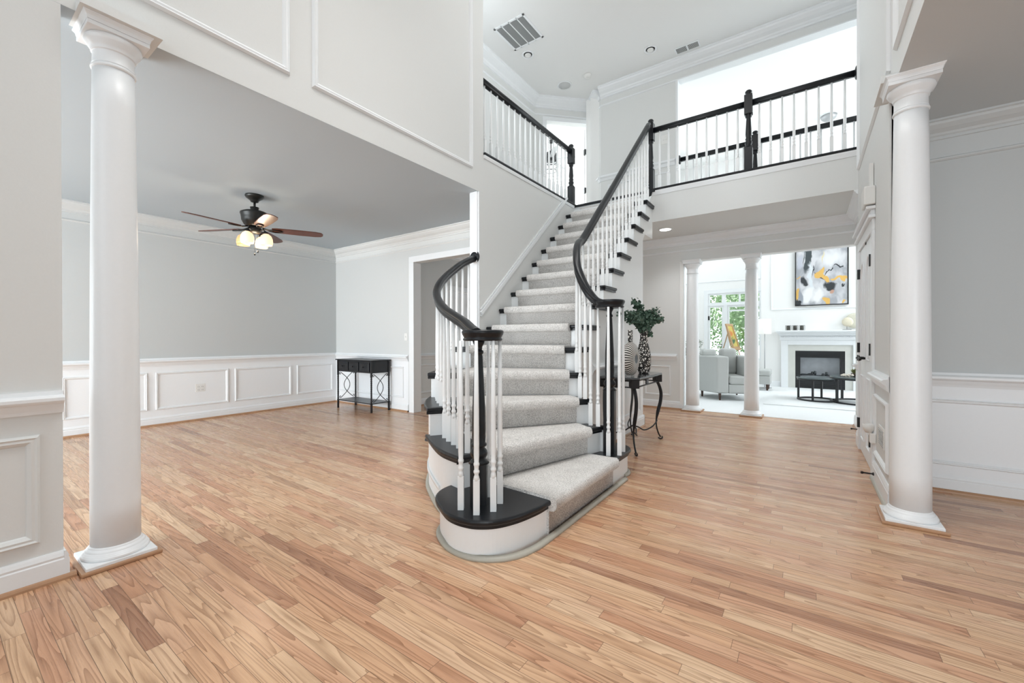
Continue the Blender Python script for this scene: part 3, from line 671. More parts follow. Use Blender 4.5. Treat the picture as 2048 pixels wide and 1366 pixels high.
for k in range(2, 15):
    runner(P2(k, cutL[k]), P2(k+1, cutL[k+1], .035), P2(k, cutR[k]), P2(k+1, cutR[k+1], .035), k*R_, (k-1)*R_+.016)
rn.box((-2.83, 5.832, 14*R_+.012), (-1.90, 5.85, F2-.06))
rn.build('carpet_runner', 'runner', stair)
# floor shoe moulding around the base
sp = [(p.x, p.y) for p in catmull([(x, y, 0) for x, y in [(-1.188,3.30),(-1.188,2.9),(-1.188,2.4),(-1.19,2.04),(-1.20,1.91),(-1.24,1.786),(-1.32,1.695),(-1.43,1.645),(-1.55,1.645),(-1.655,1.68),(-1.76,1.747),(-1.82,1.83),(-1.84,1.93)]], 4)]
sp2 = [(p.x, p.y) for p in Lin[4:]]
m = MB(); prof = [(-.016, 0), (.012, 0), (.012, .010), (.006, .020), (-.016, .026)]
m.sweep([(-a, b_) for a, b_ in prof], [(x, y, 0) for x, y in sp], up=Vector((0, 0, 1)))
m.sweep([(-a, b_) for a, b_ in prof], [(x-.008, y-.01, 0) for x, y in sp2])
m.sweep(prof, [(-1.40+.18*math.cos(PI*i/10-.3), 3.42+.18*math.sin(PI*i/10-.3), 0) for i in range(12)])
m.build('shoe_moulding', 'shoe_gray', stair)
# base cap on curved left skirt
m = MB(); m.sweep([(-.012, 0), (.010, 0), (.006, .02), (-.012, .03)], [(p.x, p.y, .13) for p in Lin[7:]]); m.build('skirt_moulding', 'white', stair)
m = MB(); m.sweep([(-.012, 0), (.022, 0), (.018, .05), (.006, .085), (-.012, .09)], [(p.x, p.y, .80) for p in Lin[30:]]); m.build('skirt_moulding', 'white', stair)
# wall string trim on the stair wall (sloping white moulding)
sl = (ytread(14)-ytread(6)); g = (8*R_)/sl
def zs(y): return 6*R_+(y-3.655)*g
m = MB(); 
for dz, w, dd in ((.20, .018, .014), (.235, .034, .026), (.275, .016, .012)):
    m.sweep([(0, -w/2), (dd, -w/2), (dd, w/2), (0, w/2)], [(XL, 3.56, zs(3.56)+dz), (XL, 5.58, zs(5.58)+dz)], smooth=False)
m.build('wall_string_moulding', 'trim', stair)

# ---- balusters
def baluster_mb(h, rz=0, mb=None, c=(0, 0, 0), w=.033, sqh=.195):
    mb = mb or MB(); x, y, z = c; k = w/.033
    mb.obox((x, y, z), (w, w, sqh-.012), rz)
    # chamfer to round
    mb.lathe([(w*.56, z+sqh-.014), (w*.40, z+sqh+.008), (w*.34, z+sqh+.014), (w*.36, z+sqh+.020), (w*.48, z+sqh+.026), (w*.48, z+sqh+.036), (w*.36, z+sqh+.042), (w*.38, z+sqh+.060), (w*.47, z+sqh+.066), (w*.47, z+sqh+.076),
              (w*.38, z+sqh+.082), (w*.44, z+sqh+.12), (w*.42, z+h*.6), (w*.28, z+h)], (x, y, 0), 10)
    return mb
def count_tread(p, up=False):
    k = 1; p = Vector(p)
    for j in range(2, 15):
        a, c = Vector(NOSE[j][0]), Vector(NOSE[j][1]); t = (c-a).normalized(); n = Vector((-t.y, t.x))
        if (p-a).dot(n) > 0: k = j
    return k
LP = [(-2.985,3.53,2.035),(-2.965,3.40,1.985),(-2.93,3.25,1.92),(-2.87,3.07,1.83),(-2.79,2.88,1.735),(-2.69,2.70,1.64),(-2.57,2.54,1.54),(-2.38,2.37,1.445),(-2.15,2.205,1.36),(-1.95,2.09,1.30),(-1.78,2.00,1.248),(-1.66,1.925,1.205),(-1.57,1.87,1.178)]
RP = [(-1.36,3.245,1.432),(-1.42,3.222,1.462),(-1.49,3.222,1.545),(-1.56,3.245,1.655),(-1.62,3.29,1.765),(-1.665,3.365,1.88),(-1.705,3.46,1.975),(-1.74,3.57,2.045),(-1.762,3.72,2.125),(-1.765,4.15,2.525),(-1.765,4.60,2.95),(-1.768,5.10,3.425),(-1.772,5.80,4.085)]
LPs, RPs = catmull(LP, 6), catmull(RP, 6)
def zrail(path, p):
    q = min(path, key=lambda v: (Vector((v.x, v.y))-Vector(p)).length); return q.z
RAIL = [(-.022,-.034),(.022,-.034),(.024,-.022),(.020,-.012),(.031,.0),(.033,.012),(.028,.024),(.014,.032),(-.014,.032),(-.028,.024),(-.033,.012),(-.031,0),(-.020,-.012),(-.024,-.022)]
def rail(name, path, parent): return MB().sweep(RAIL, path).build(name, 'black', parent)
rail('handrail', LPs, stair); rail('handrail', RPs, stair)
def volute(c, z0, z1, r):
    h = z1-z0; return MB().lathe([(r*.86, z0), (r*.93, z0+h*.06), (r*.94, z0+h*.2), (r*.88, z0+h*.28), (r*.90, z0+h*.36), (r*.97, z0+h*.6), (r, z0+h*.78), (r*.985, z0+h*.92), (r*.92, z1), (0.001, z1)], (c[0], c[1], 0), 40)
NL, NR = (-1.485, 1.825), (-1.32, 3.27)
volute(NL, 1.136, 1.197, .118).build('rail_volute', 'black', stair); volute(NR, 1.398, 1.462, .124).build('rail_volute', 'black', stair)
def newel_turned(c, z0, zsq, ztop, w=.092, rz=0):
    mb = MB(); mb.obox((c[0], c[1], z0), (w, w, zsq-z0-.01), rz); x = w*.5; L = ztop-zsq
    mb.lathe([(x*1.30, zsq-.012), (x*1.0, zsq+.004), (x*.80, zsq+.012), (x*.80, zsq+.018), (x*1.02, zsq+.030), (x*1.08, zsq+.045), (x*1.0, zsq+.060), (x*.74, zsq+.074), (x*.74, zsq+.080), (x*.98, zsq+.088), (x*.98, zsq+.096),
              (x*.82, zsq+.104), (x*.86, zsq+.14), (x*.80, zsq+L*.45), (x*.50, ztop-.088), (x*.44, ztop-.078), (x*.60, ztop-.072), (x*.60, ztop-.060), (x*.42, ztop-.052), (x*.46, ztop-.035), (x*.70, ztop-.014), (x*.76, ztop)], (c[0], c[1], 0), 20)
    return mb
newel_turned((-1.523, 1.835), R_, .455, 1.138, .092, .6).build('newel_post', 'black', stair)
newel_turned(NR, R_, .735, 1.40, .088, .2).build('newel_post', 'black', stair)
MB().lathe([(.034, 0), (.056, .004), (.070, .009), (.071, .016)], (-2.985, 3.514, 2.045), 32, 'y').build('rosette', 'black', stair)
bal = []
for p in ((-1.549,1.712),(-1.437,1.711),(-1.390,1.797),(-1.425,1.905),(-1.54,1.944)): bal.append((p, 1.138))
for p in ((-1.222,3.232),(-1.236,3.352),(-1.288,3.165)): bal.append((p, 1.40))
for p in ((-1.756,2.003),(-1.877,2.055),(-1.965,2.10),(-2.060,2.15),(-2.155,2.208),(-2.262,2.285),(-2.375,2.37),(-2.475,2.455),(-2.571,2.545),(-2.655,2.65),(-2.725,2.765),(-2.79,2.89),(-2.845,3.01),(-2.89,3.14),(-2.928,3.27),(-2.96,3.40)):
    bal.append((p, zrail(LPs, p)-.028))
for p in ((-1.397,3.215),(-1.466,3.222),(-1.520,3.232),(-1.580,3.258),(-1.632,3.305),(-1.675,3.385),(-1.712,3.485),(-1.742,3.59)): bal.append((p, zrail(RPs, p)-.028))
for k in range(6, 15):
    for dy in (.055, .175): p = (-1.765, ytread(k)+dy); bal.append((p, zrail(RPs, p)-.02))
for (p, zt) in bal:
    k = 1 if zt in (1.138, 1.40) else count_tread(p); z = k*R_
    baluster_mb(zt-z, .6 if p[1] < 3.1 else .3, c=(p[0], p[1], z)).build('baluster', 'white', stair)
# wainscot on the wall under the stairs
XS = -1.745
trim(along((XS, 3.86), (XS, 5.46), rail_prof(.89), EX)); struct('baseboard_stair', along((XS, 3.75), (XS, 5.475), base_prof(.15), EX), 'trim'); trim(along((XS+.018, 5.46), (XS-.3, 5.46), base_prof(.15), (0, 1)))
trim(along((XS, 3.75), (XS, 5.48), SHOE, EX), 'oak'); frame((XS, 3.95), (XS, 5.33), .215, .70, EX)

# ------------------------------------------------------------------ balcony railings
def newel_upper(c, zb, top, drop=False, w=.088):
    x = w/2; mb = MB(); mb.obox((c[0], c[1], zb), (w, w, .30), 0)
    z = zb+.30
    mb.lathe([(x*1.15, z-.004), (x*.9, z+.012), (x*.7, z+.022), (x*.9, z+.045), (x*.95, z+.06), (x*.65, z+.085), (x*.85, z+.10), (x*.66, z+.12), (x*.80, z+.16), (x*.58, top-.36), (x*.56, top-.345), (x*.8, top-.335), (x*.8, top-.322), (x*.65, top-.315), (x*1.1, top-.295)], (c[0], c[1], 0), 18)
    mb.obox((c[0], c[1], top-.30), (w, w, .235), 0)
    mb.lathe([(x*1.0, top-.07), (x*.7, top-.055), (x*.55, top-.048), (x*.85, top-.035), (x*.9, top-.02), (x*.6, top-.004), (.002, top)], (c[0], c[1], 0), 18)
    if drop: mb.obox((c[0], c[1], zb-.05), (w*.8, w*.8, .05), 0); mb.ball((c[0], c[1], zb-.065), .034)
    return mb
ZR = F2+.875
r1 = thing('balcony_railing', 'upstairs side balcony railing running from the left foyer wall to the stair-top newel', 'railing', (-2.98, 4.7, F2), 'upstairs balcony railings')
rail('handrail', [(-2.98, 3.61, ZR-.032), (-2.98, 5.80, ZR-.032)], r1)
newel_upper((-2.975, 5.83), F2, 4.15).build('newel_post', 'black', r1)
MB().box((-3.06, 3.62, F2-.012), (-2.905, 5.88, F2+.018)).build('nosing', 'black', r1, bevel=.01)
for i in range(17): baluster_mb(ZR-.06-F2, 0, c=(-2.98, 3.70+i*.1215, F2+.018)).build('baluster', 'white', r1)
trim(along((XL, 3.62), (XL, 5.82), [(0, F2-.05), (.012, F2-.05), (.018, F2-.03), (.018, F2-.013), (0, F2-.013)], EX))
r2 = thing('balcony_railing', 'bridge railing over the hallway, with two black newels, ending at the right foyer wall', 'railing', (-.65, 5.90, F2), 'upstairs balcony railings')
YB = 5.905
rail('handrail', [(-1.73, YB, ZR-.032), (-.62, YB, ZR-.032)], r2); rail('handrail', [(-.54, YB, ZR-.032), (XR-.01, YB, ZR-.032)], r2)
newel_upper((-1.775, YB), F2, 4.205).build('newel_post', 'black', r2); MB().obox((-1.775, 5.845, F2-.05), (.07, .045, .06), 0).ball((-1.775, 5.84, F2-.065), .032).build('newel_drop', 'black', r2); newel_upper((-.58, YB), F2, 4.205).build('newel_post', 'black', r2)
MB().box((-1.83, 5.84, F2-.012), (XR, 5.985, F2+.018)).build('nosing', 'black', r2, bevel=.01)
MB().lathe([(.03, 0), (.055, .006), (.07, .014), (.072, .03)], (XR-.03, YB, ZR-.032), 24, 'x').build('rosette', 'black', r2)
for i in range(9): baluster_mb(ZR-.06-F2, 0, c=(-1.655+i*.1195, YB, F2+.018)).build('baluster', 'white', r2)
for i in range(8): baluster_mb(ZR-.06-F2, 0, c=(-.465+i*.1165, YB, F2+.018)).build('baluster', 'white', r2)
trim(along((-1.745, 5.87), (XR, 5.87), [(0, F2-.075), (.010, F2-.075), (.016, F2-.05), (.022, F2-.03), (.022, F2-.013), (0, F2-.013)], SY))
r3 = thing('balcony_railing', 'rear railing of the bridge overlooking the bright family room', 'railing', (.6, 7.2, F2), 'upstairs balcony railings')
rail('handrail', [(-1.69, 7.19, ZR-.005), (-.66, 7.19, ZR-.005)], r3); rail('handrail', [(-.58, 7.19, ZR-.005), (2.9, 7.19, ZR-.005)], r3)
newel_upper((-.62, 7.19), F2, 4.235).build('newel_post', 'black', r3)
MB().lathe([(.072, 0), (.07, .014), (.05, .022), (.03, .03)], (-1.70, 7.19, ZR-.005), 24, 'x').build('rosette', 'black', r3)
MB().box((-1.70, 7.13, F2-.01), (2.9, 7.25, F2+.015)).build('nosing', 'black', r3, bevel=.008)
for i in range(38):
    x = -1.60+i*.118
    if abs(x+.62) < .06 or x > 1.2: continue
    baluster_mb(ZR-.035-F2, 0, c=(x, 7.19, F2+.015)).build('baluster', 'white', r3)

# ------------------------------------------------------------------ columns
def column(c, label, r0, r1_, w, h=CE, cw=.24):
    t = thing('column', label, 'column', (c[0], c[1], 0), 'white tuscan columns'); x, y = c
    b_ = MB().box((x-w/2, y-w/2, .0), (x+w/2, y+w/2, .034)); k = (w*.49-r0)
    b_.lathe([(r0+k*.97, .034), (r0+k, .039), (r0+k*.98, .048), (r0+k*.80, .052), (r0+k*.80, .055), (r0+k*.72, .062), (r0+k*.52, .066), (r0+k*.50, .070), (r0+k*.38, .076), (r0+k*.18, .080), (r0+k*.14, .086), (r0, .092)], (x, y, 0), 48)
    b_.build('base', 'trim', t, bevel=.003)
    MB().box((x-w/2-.018, y-w/2-.018, 0), (x+w/2+.018, y+w/2+.018, .019)).build('floor_moulding', 'oak' if c[0] > -3.2 else 'oak', t, bevel=.006)
    n = 12; MB().lathe([(r0-(r0-r1_)*(i/n)**1.7, .085+(h-.085-.19)*i/n) for i in range(n+1)], (x, y, 0), 48).build('shaft', 'trim', t)
    z = h-.215; q = cw/2
    cp = MB().lathe([(r1_, z), (r1_*1.07, z+.004), (r1_*1.09, z+.010), (r1_*1.07, z+.016), (r1_*1.0, z+.018), (r1_*1.0, z+.022), (r1_*1.04, z+.026), (r1_*1.0, z+.032), (r1_*.99, z+.085), (r1_*1.07, z+.089), (r1_*1.08, z+.100), (r1_*1.14, z+.108), (q*.90, z+.128), (q*.955, z+.142), (q*.93, z+.156), (q*.8, z+.160)], (x, y, 0), 48)
    cp.box((x-q, y-q, z+.157), (x+q, y+q, z+.178))
    rs = [(q, .178), (q+.002, .184), (q+.004, .196), (q+.010, .206), (q+.014, .210), (q+.014, h-z-.0005)]
    vs = [(x+sx*o, y+sy*o, z+dz) for o, dz in rs for sx, sy in ((-1, -1), (1, -1), (1, 1), (-1, 1))]
    cp.add(vs, [(i*4+j, i*4+(j+1) % 4, i*4+4+(j+1) % 4, i*4+4+j) for i in range(len(rs)-1) for j in range(4)])
    cp.build('capital', 'trim', t, bevel=.002)
    return t
column((-2.99, .60), 'large white column at the left, beside the near wainscot wall and open dining room', .100, .083, .275)
column((.535, 3.57), 'white column at the right, in front of the closet wall and study', .098, .080, .265)
column((-1.47, 7.065), 'slim white column nearest the hall wall, at the family room opening', .098, .080, .26, 2.375)
column((-.655, 7.065), 'slim white column left of the abstract painting, at the family room opening', .098, .080, .26, 2.375)
# header blocks over the two foyer columns
trim(MB().box((XL-.16, .45, CE-.0006), (XL+.10, .765, CE+.045)), 'wall'); trim(MB().box((XR-.075, 3.515, CE-.0006), (XR+.16, 3.85, CE+.045)), 'wall')

# ------------------------------------------------------------------ ceiling fan (dining room)
fc = (-5.064, 2.179)
fan = thing('ceiling_fan', 'dark bronze ceiling fan with reddish wood blades and lit glass shades in the dining room', 'ceiling fan', (fc[0], fc[1], 2.08))
L = lambda p: MB().lathe(p, (fc[0], fc[1], 0), 32)
L([(.092, CE), (.095, CE-.012), (.085, CE-.03), (.055, CE-.05), (.042, CE-.062), (.038, CE-.075), (.02, CE-.08)][::-1]).build('canopy', 'brush', fan)
L([(.012, 2.60), (.012, 2.70)]).build('downrod', 'brush', fan)
L([(.05, 2.405), (.085, 2.41), (.105, 2.43), (.118, 2.455), (.128, 2.475), (.13, 2.50), (.135, 2.53), (.142, 2.545), (.14, 2.56), (.11, 2.575), (.045, 2.585), (.04, 2.60), (.045, 2.625), (.018, 2.63)]).build('motor_housing', 'brush', fan)
L([(.03, 2.33), (.06, 2.345), (.075, 2.375), (.06, 2.40), (.05, 2.41)]).build('light_fitter', 'brush', fan)
for k in range(5):
    a = 1.08+k*2*PI/5; ca, sa = math.cos(a), math.sin(a); pit = -.2
    def q(r, w, dz=0): return (fc[0]+r*ca-w*sa*math.cos(pit), fc[1]+r*sa+w*ca*math.cos(pit), 2.385+w*math.sin(pit)+dz)
    out = [(.17, -.045), (.22, -.058), (.45, -.066), (.62, -.064), (.68, -.050), (.70, -.02), (.70, .02), (.68, .050), (.62, .064), (.45, .066), (.22, .058), (.17, .045)]
    vs = [q(r, w) for r, w in out]+[q(r, w, .008) for r, w in out]; n = len(out)
    bl = MB().add(vs, [list(range(n-1, -1, -1)), list(range(n, 2*n))]+[(j, (j+1) % n, n+(j+1) % n, n+j) for j in range(n)]).build('blade', 'blade', fan)
    br = MB(); pts = [q(.08, 0, .015), q(.14, .012, -.004), q(.20, .03, -.006), q(.26, .022, -.007), q(.275, 0, -.007), q(.26, -.022, -.007), q(.20, -.03, -.006), q(.14, -.012, -.004)]
    br.tube(pts, .007, 6, closed=True); br.build('blade_iron', 'brush', bl)
for k in range(4):
    a = .6+k*PI/2; ca, sa = math.cos(a), math.sin(a)
    arm = MB().tube([(fc[0]+.05*ca, fc[1]+.05*sa, 2.365), (fc[0]+.10*ca, fc[1]+.10*sa, 2.375), (fc[0]+.125*ca, fc[1]+.125*sa, 2.345)], .009, 8); arm.lathe([(.022, 2.318), (.028, 2.33), (.02, 2.35)], (fc[0]+.125*ca, fc[1]+.125*sa, 0), 16)
    arm.build('light_arm', 'brush', fan)
    pr = [(.024, 0), (.05, -.02), (.064, -.055), (.068, -.09), (.062, -.125), (.059, -.125), (.064, -.09), (.058, -.05), (.045, -.022), (.02, -.004)]
    MB().lathe([(r, 2.325+z) for r, z in pr], (fc[0]+.13*ca, fc[1]+.13*sa, 0), 24, cap=False).build('glass_shade', 'bulb' if k != 2 else 'amber', fan)
for dx, z in ((.0, 2.10), (.022, 2.13)):
    MB().tube([(fc[0]+dx, fc[1]+dx, 2.34), (fc[0]+dx, fc[1]+dx, z)], .0012, 5).ball((fc[0]+dx, fc[1]+dx, z), .009, 10, 6, (1, 1, 1.5)).build('pull_chain', 'brush', fan)
pl = bpy.data.lights.new('fan_bulb_light', 'POINT'); pl.energy = 8; pl.color = (1, .85, .66); pl.shadow_soft_size = .08
po = bpy.data.objects.new('fan_bulb_light', pl); COL.objects.link(po); po.location = (fc[0], fc[1], 2.17)

# ------------------------------------------------------------------ dining console table
cx0, cx1, cy0, cy1 = -6.40, -5.487, 4.02, 4.375
ct = thing('console_table', 'black console table with three small drawers and twisted iron legs in the dining room corner', 'console table', ((cx0+cx1)/2, (cy0+cy1)/2, 0))
MB().box((cx0-.02, cy0-.02, .797), (cx1+.02, cy1+.01, .815)).build('top', 'black', ct, bevel=.005)
MB().box((cx0+.012, cy0+.014, .61), (cx1-.012, cy1-.008, .797)).build('cabinet', 'black', ct, bevel=.003)
w = (cx1-cx0-.08)/3
for i in range(3):
    x = cx0+.04+i*w; d = MB().box((x+.012, cy0-.003, .632), (x+w-.012, cy0+.02, .775)).box((x+.03, cy0-.006, .65), (x+w-.03, cy0, .757)).build('drawer', 'black', ct, bevel=.003)
    MB().lathe([(.004, 0), (.004, -.012), (.012, -.018), (.013, -.024), (.006, -.030)], (x+w/2, cy0-.004, .703), 14, 'y').build('knob', 'black', d)
for x in (cx0+.012, cx1-.012):
    for y in (cy0+.012, cy1-.012):
        mb = MB(); mb.box((x-.012, y-.012, 0), (x+.012, y+.012, .15)).box((x-.012, y-.012, .55), (x+.012, y+.012, .797))
        vs = []; n = 36
        for i in range(n+1):
            a = i*.55; z = .15+.40*i/n
            for j in range(4): vs.append((x+.014*math.cos(a+j*PI/2), y+.014*math.sin(a+j*PI/2), z))
        mb.add(vs, [(i*4+j, i*4+(j+1) % 4, i*4+4+(j+1) % 4, i*4+4+j) for i in range(n) for j in range(4)]); mb.build('leg', 'iron', ct)
MB().box((cx0, cy0, .128), (cx1, cy1, .143)).build('shelf', 'black', ct, bevel=.003)
for x in (cx0+.012, cx1-.012):
    mb = MB(); y0, y1 = cy0+.024, cy1-.024; H0, H1 = .15, .60; W_ = y1-y0
    for s in (1, -1):
        pts = []
        ys = lambda t: (y0 if s > 0 else y1)+s*t*W_
        for i in range(17):
            t = i/16; z = H0+.01+(H1-H0-.02)*t; pts.append((x, ys(.12+.56*math.sin(PI*t)), z))
        def curl(zc, yc, up):
            o = []
            for i in range(14): a = i*.42; r = .034*(1-i/16); o.append((x, yc-s*r*math.cos(a)*-1, zc+up*r*math.sin(a)))
            return o
        c1 = [(x, ys(.12)-s*.0+s*(.018*math.cos(a)-.018), H0+.014+.018*math.sin(a)+.0) for a in [PI*.0]]
        mb.tube(pts, .0058, 6)
        for zc, up in ((H0+.030, 1), (H1-.030, -1)):
            yc = ys(.10); o = [(x, yc+s*.022*math.cos(-PI/2*up*0+a)*(1-.09*i), zc+up*.022*math.sin(a)*(1-.09*i)) for i, a in enumerate([PI*1.5-.55*j for j in range(10)])]
            mb.tube(o, .0055, 6)
    mb.build('scrollwork', 'iron', ct)

# ------------------------------------------------------------------ hall console table with vases
hx0, hx1, hy0, hy1, hz = -1.735, -1.325, 3.99, 4.88, .762
ht = thing('console_table', 'black wrought iron hall table with curved legs against the under-stair wall', 'console table', ((hx0+hx1)/2, (hy0+hy1)/2, 0))
ch = .06; poly = [(hx0, hy0), (hx1-ch, hy0), (hx1, hy0+ch), (hx1, hy1-ch), (hx1-ch, hy1), (hx0, hy1)]
MB().prism(poly, hz-.022, hz).build('top', paint('polished_dark_tabletop', (.05, .055, .06), .14, var=.2, spec=.9), ht, bevel=.006)
ip = inset(poly, .04); z0, z1 = hz-.105, hz-.022
mb = MB(); 
for z in (z1-.012, z0+.008): mb.tube([(p[0], p[1], z) for p in ip], .0075, 6, closed=True)
mb.build('apron_frame', 'iron', ht)
for x, y in ((hx1-.05, (hy0+hy1)/2), (hx0+.2, hy0+.04)): MB().box((x-.03, y-.03, z0) if x < -1.5 else (x-.006, y-.035, z0), (x+.03, y-.02, z1) if x < -1.5 else (x+.006, y+.035, z1)).build('apron_plaque', 'iron', ht)
for sx, sy in ((1, -1), (1, 1), (-1, -1), (-1, 1)):
    x = (hx1-.055) if sx > 0 else (hx0+.05); y = (hy0+.055) if sy < 0 else (hy1-.055)
    mb = MB(); mb.obox((x, y, z0), (.075, .075, z1-z0), PI/4 if sx > 0 else 0)
    dx, dy = (sx*.7, sy*.7) if sx > 0 else (.15, sy*.7)
    for o_ in (0, .016, -.016):
        pts = []
        for z, s in ((z0, .0), (.60, .022), (.52, .036), (.42, .028), (.32, .006), (.22, -.010), (.14, -.006), (.07, .012), (.03, .030)):
            k = 1 if z > .25 else 0
            pts.append((x+dx*s*1.3+o_*k*(.9 if sx > 0 else 0)+(.0), y+dy*s*1.3-o_*k*.9, z))
        mb.tube([tuple(p) for p in catmull(pts, 4)], .0085, 7)
    ex, ey, ez = x+dx*.055, y+dy*.055, .022
    mb.tube([(ex+dx*.03*math.cos(a)*(1-i*.05)-dx*.01, ey+dy*.03*math.cos(a)*(1-i*.05)-dy*.01, ez+.002+.018*math.sin(a)*(1-i*.05)) for i, a in enumerate([PI+.5*j for j in range(9)])], .008, 7)
    mb.build('leg', 'iron', ht)
mx_, my_ = (hx0+hx1)/2, (hy0+hy1)/2
for sy in (-1, 1):
    yy = hy0+.06 if sy < 0 else hy1-.06
    st = MB(); pts = [(hx1-.055, yy, .22), (hx1-.07, yy+(-sy)*.12, .17), (hx1-.12, my_+sy*.14, .145), (mx_+.05, my_+sy*.04, .19), (mx_, my_, .21)]
    st.tube([tuple(p) for p in catmull(pts, 5)], .0075, 7); pts = [(hx0+.05, yy, .22), (hx0+.06, yy-sy*.12, .17), (mx_-.08, my_+sy*.12, .15), (mx_, my_, .21)]
    st.tube([tuple(p) for p in catmull(pts, 5)], .0075, 7); st.build('stretcher', 'iron', ht)
# round sunburst vase
vx, vy = -1.455, 4.155
v = thing('vase', 'flat round sunburst vase with dark centre hole and square neck on the hall table', 'vase', (vx, vy, hz))
MB().lathe([(.044, -.060), (.044, .060), (.06, .064), (.11, .058), (.15, .040), (.172, .014), (.172, -.014), (.15, -.040), (.11, -.058), (.06, -.064), (.044, -.060)], (vx, vy, hz+.178), 48, 'x', cap=False).box((vx-.02, vy-.05, hz), (vx+.02, vy+.05, hz+.03)).build('body', 'sunburst', v)
MB().lathe([(.045, -.061), (.045, .061)], (vx, vy, hz+.178), 24, 'x').build('centre', 'black', v)  # black disc filling the hole, stands in for its dark shade
MB().box((vx-.014, vy-.034, hz+.335), (vx+.014, vy-.004, hz+.47)).box((vx-.014, vy+.0, hz+.335), (vx+.014, vy+.030, hz+.47)).build('neck', 'mosaic', v)
# tall mosaic vase
tx, ty = -1.462, 4.60
MB().lathe([(.045, 0), (.058, .012), (.072, .06), (.079, .13), (.078, .19), (.066, .26), (.048, .33), (.038, .39), (.040, .43), (.050, .485), (.044, .485), (.034, .43), (.01, .40)], (tx, ty, hz), 32).build('vase', 'mosaic', label='tall black and pearl mosaic vase holding eucalyptus on the hall table', cat='vase')
eu = thing('eucalyptus_bouquet', 'dark green eucalyptus bouquet standing in the tall mosaic vase', 'plant', (tx, ty, hz+.44))
rnd = random.Random(3); st = MB(); lv = MB()
R3 = Vector((.818, .575, 0)); F3 = Vector((-.575, .818, 0))
for k in range(38):
    a = rnd.uniform(-1, 1); b_ = rnd.uniform(-1, 1)
    tip = Vector((tx, ty, hz+.44))+R3*(a*.18-.01)+F3*(b_*.16)+Vector((0, 0, rnd.uniform(.16, .34)*(1-.30*abs(a))))
    if k == 0: tip = Vector((tx, ty, hz+.44))+R3*(-.27)+Vector((0, 0, .22))
    if k == 1: tip = Vector((tx, ty, hz+.44))+R3*(.20)+Vector((0, 0, .17))
    if k == 2: tip = Vector((tx, ty, hz+.44))+R3*(.08)+Vector((0, 0, -.02))
    if k in (3, 4, 5): tip = Vector((tx, ty, hz+.44))+R3*(-.20+.05*k*.5)+Vector((0, 0, .36))
    base = Vector((tx+rnd.uniform(-.02, .02), ty+rnd.uniform(-.02, .02), hz+.42))
    mid = base.lerp(tip, .45)+Vector((0, 0, .07)); pth = catmull([base, mid, tip], 7); st.tube([tuple(p) for p in pth], .002, 5)
    for i in range(3, len(pth)):
        for s in (1, -1):
            for rep in range(3):
                c = pth[i]+Vector((rnd.uniform(-.028, .028), rnd.uniform(-.028, .028), rnd.uniform(-.028, .028)))
                r = rnd.uniform(.011, .021)*(1.05 if i < len(pth)-2 else .75); nn = Vector((rnd.uniform(-1, 1), rnd.uniform(-1.3, .4), rnd.uniform(-.4, 1))).normalized()
                u = nn.orthogonal().normalized(); w_ = nn.cross(u)
                lv.add([c+nn*.003]+[c+u*r*math.cos(2*PI*j/8)+w_*r*math.sin(2*PI*j/8)*.9 for j in range(8)], [(0, 1+j, 1+(j+1) % 8) for j in range(8)], True)
st.build('stems', 'stem', eu); lv.build('leaves', 'foliage', eu)

# ------------------------------------------------------------------ wall and ceiling fittings
def plate(label, c, nrm, w, h, name='outlet_plate', kind='outlet', cat='outlet'):
    n = Vector((*nrm, 0)); t = Vector((-n.y, n.x, 0)); p = thing(name, label, cat, c)
    def bx(mb, u0, u1, z0, z1, o0, o1):
        pts = [Vector(c)+t*u+n*o for u, o in ((u0, o0), (u1, o0), (u1, o1), (u0, o1))]; mb.prism([(q.x, q.y) for q in pts], c[2]+z0, c[2]+z1); return mb
    bx(MB(), -w/2, w/2, 0, h, 0, .006).build('plate', 'plastic', p, bevel=.002)
    if kind == 'outlet':
        for u in (-.024, .024):
            for z in (.028, .072):
                bx(MB(), u-.016, u+.016, z-.014, z+.014, .006, .009).build('socket', 'plastic', p)
                bx(bx(MB(), u-.009, u-.006, z-.006, z+.006, .009, .0095), u+.006, u+.009, z-.006, z+.006, .009, .0095).build('slot', 'brush', p)
    elif kind == 'switch':
        for u in ((-.022, .022) if w > .1 else (0,)): bx(MB(), u-.006, u+.006, h/2-.012, h/2+.012, .006, .016).build('toggle', 'plastic', p)
    elif kind == 'grille':
        for i in range(9): bx(MB(), -w/2+.02, w/2-.02, .012+i*(h-.024)/9, .012+i*(h-.024)/9+.004, .006, .009).build('louver', 'gray_metal', p)
    return p
plate('white double wall outlet inside a dining room wainscot panel', (XB, 2.31, .40), (1, 0), .12, .115)
plate('small white plate above the dining room console table', (-5.15, YD, 1.12), (0, -1), .07, .115, 'switch_plate', 'switch', 'light switch')
plate('white double light switch upstairs behind the bridge railing', (-1.91, 7.12, 4.36), (0, -1), .115, .15, 'switch_plate', 'switch', 'light switch')
plate('small perforated white panel in the wainscot beside the closet doors', (XR, 4.11, .34), (-1, 0), .26, .15, 'vent_cover', 'grille', 'vent')
ch_ = thing('door_chime', 'white boxy door chime mounted above the closet doors', 'door chime', (XR-.03, 4.53, 2.24))
MB().box((XR-.075, 4.45, 2.235), (XR-.001, 4.66, 2.385)).build('cover', 'plastic', ch_, bevel=.008); MB().box((XR-.03, 4.56, 2.385), (XR-.004, 4.60, 2.60)).build('tube', 'plastic', ch_)
nl = thing('night_light', 'white plug-in night light low on the wall beside the closet doors', 'night light', (XR-.03, 4.44, .30))
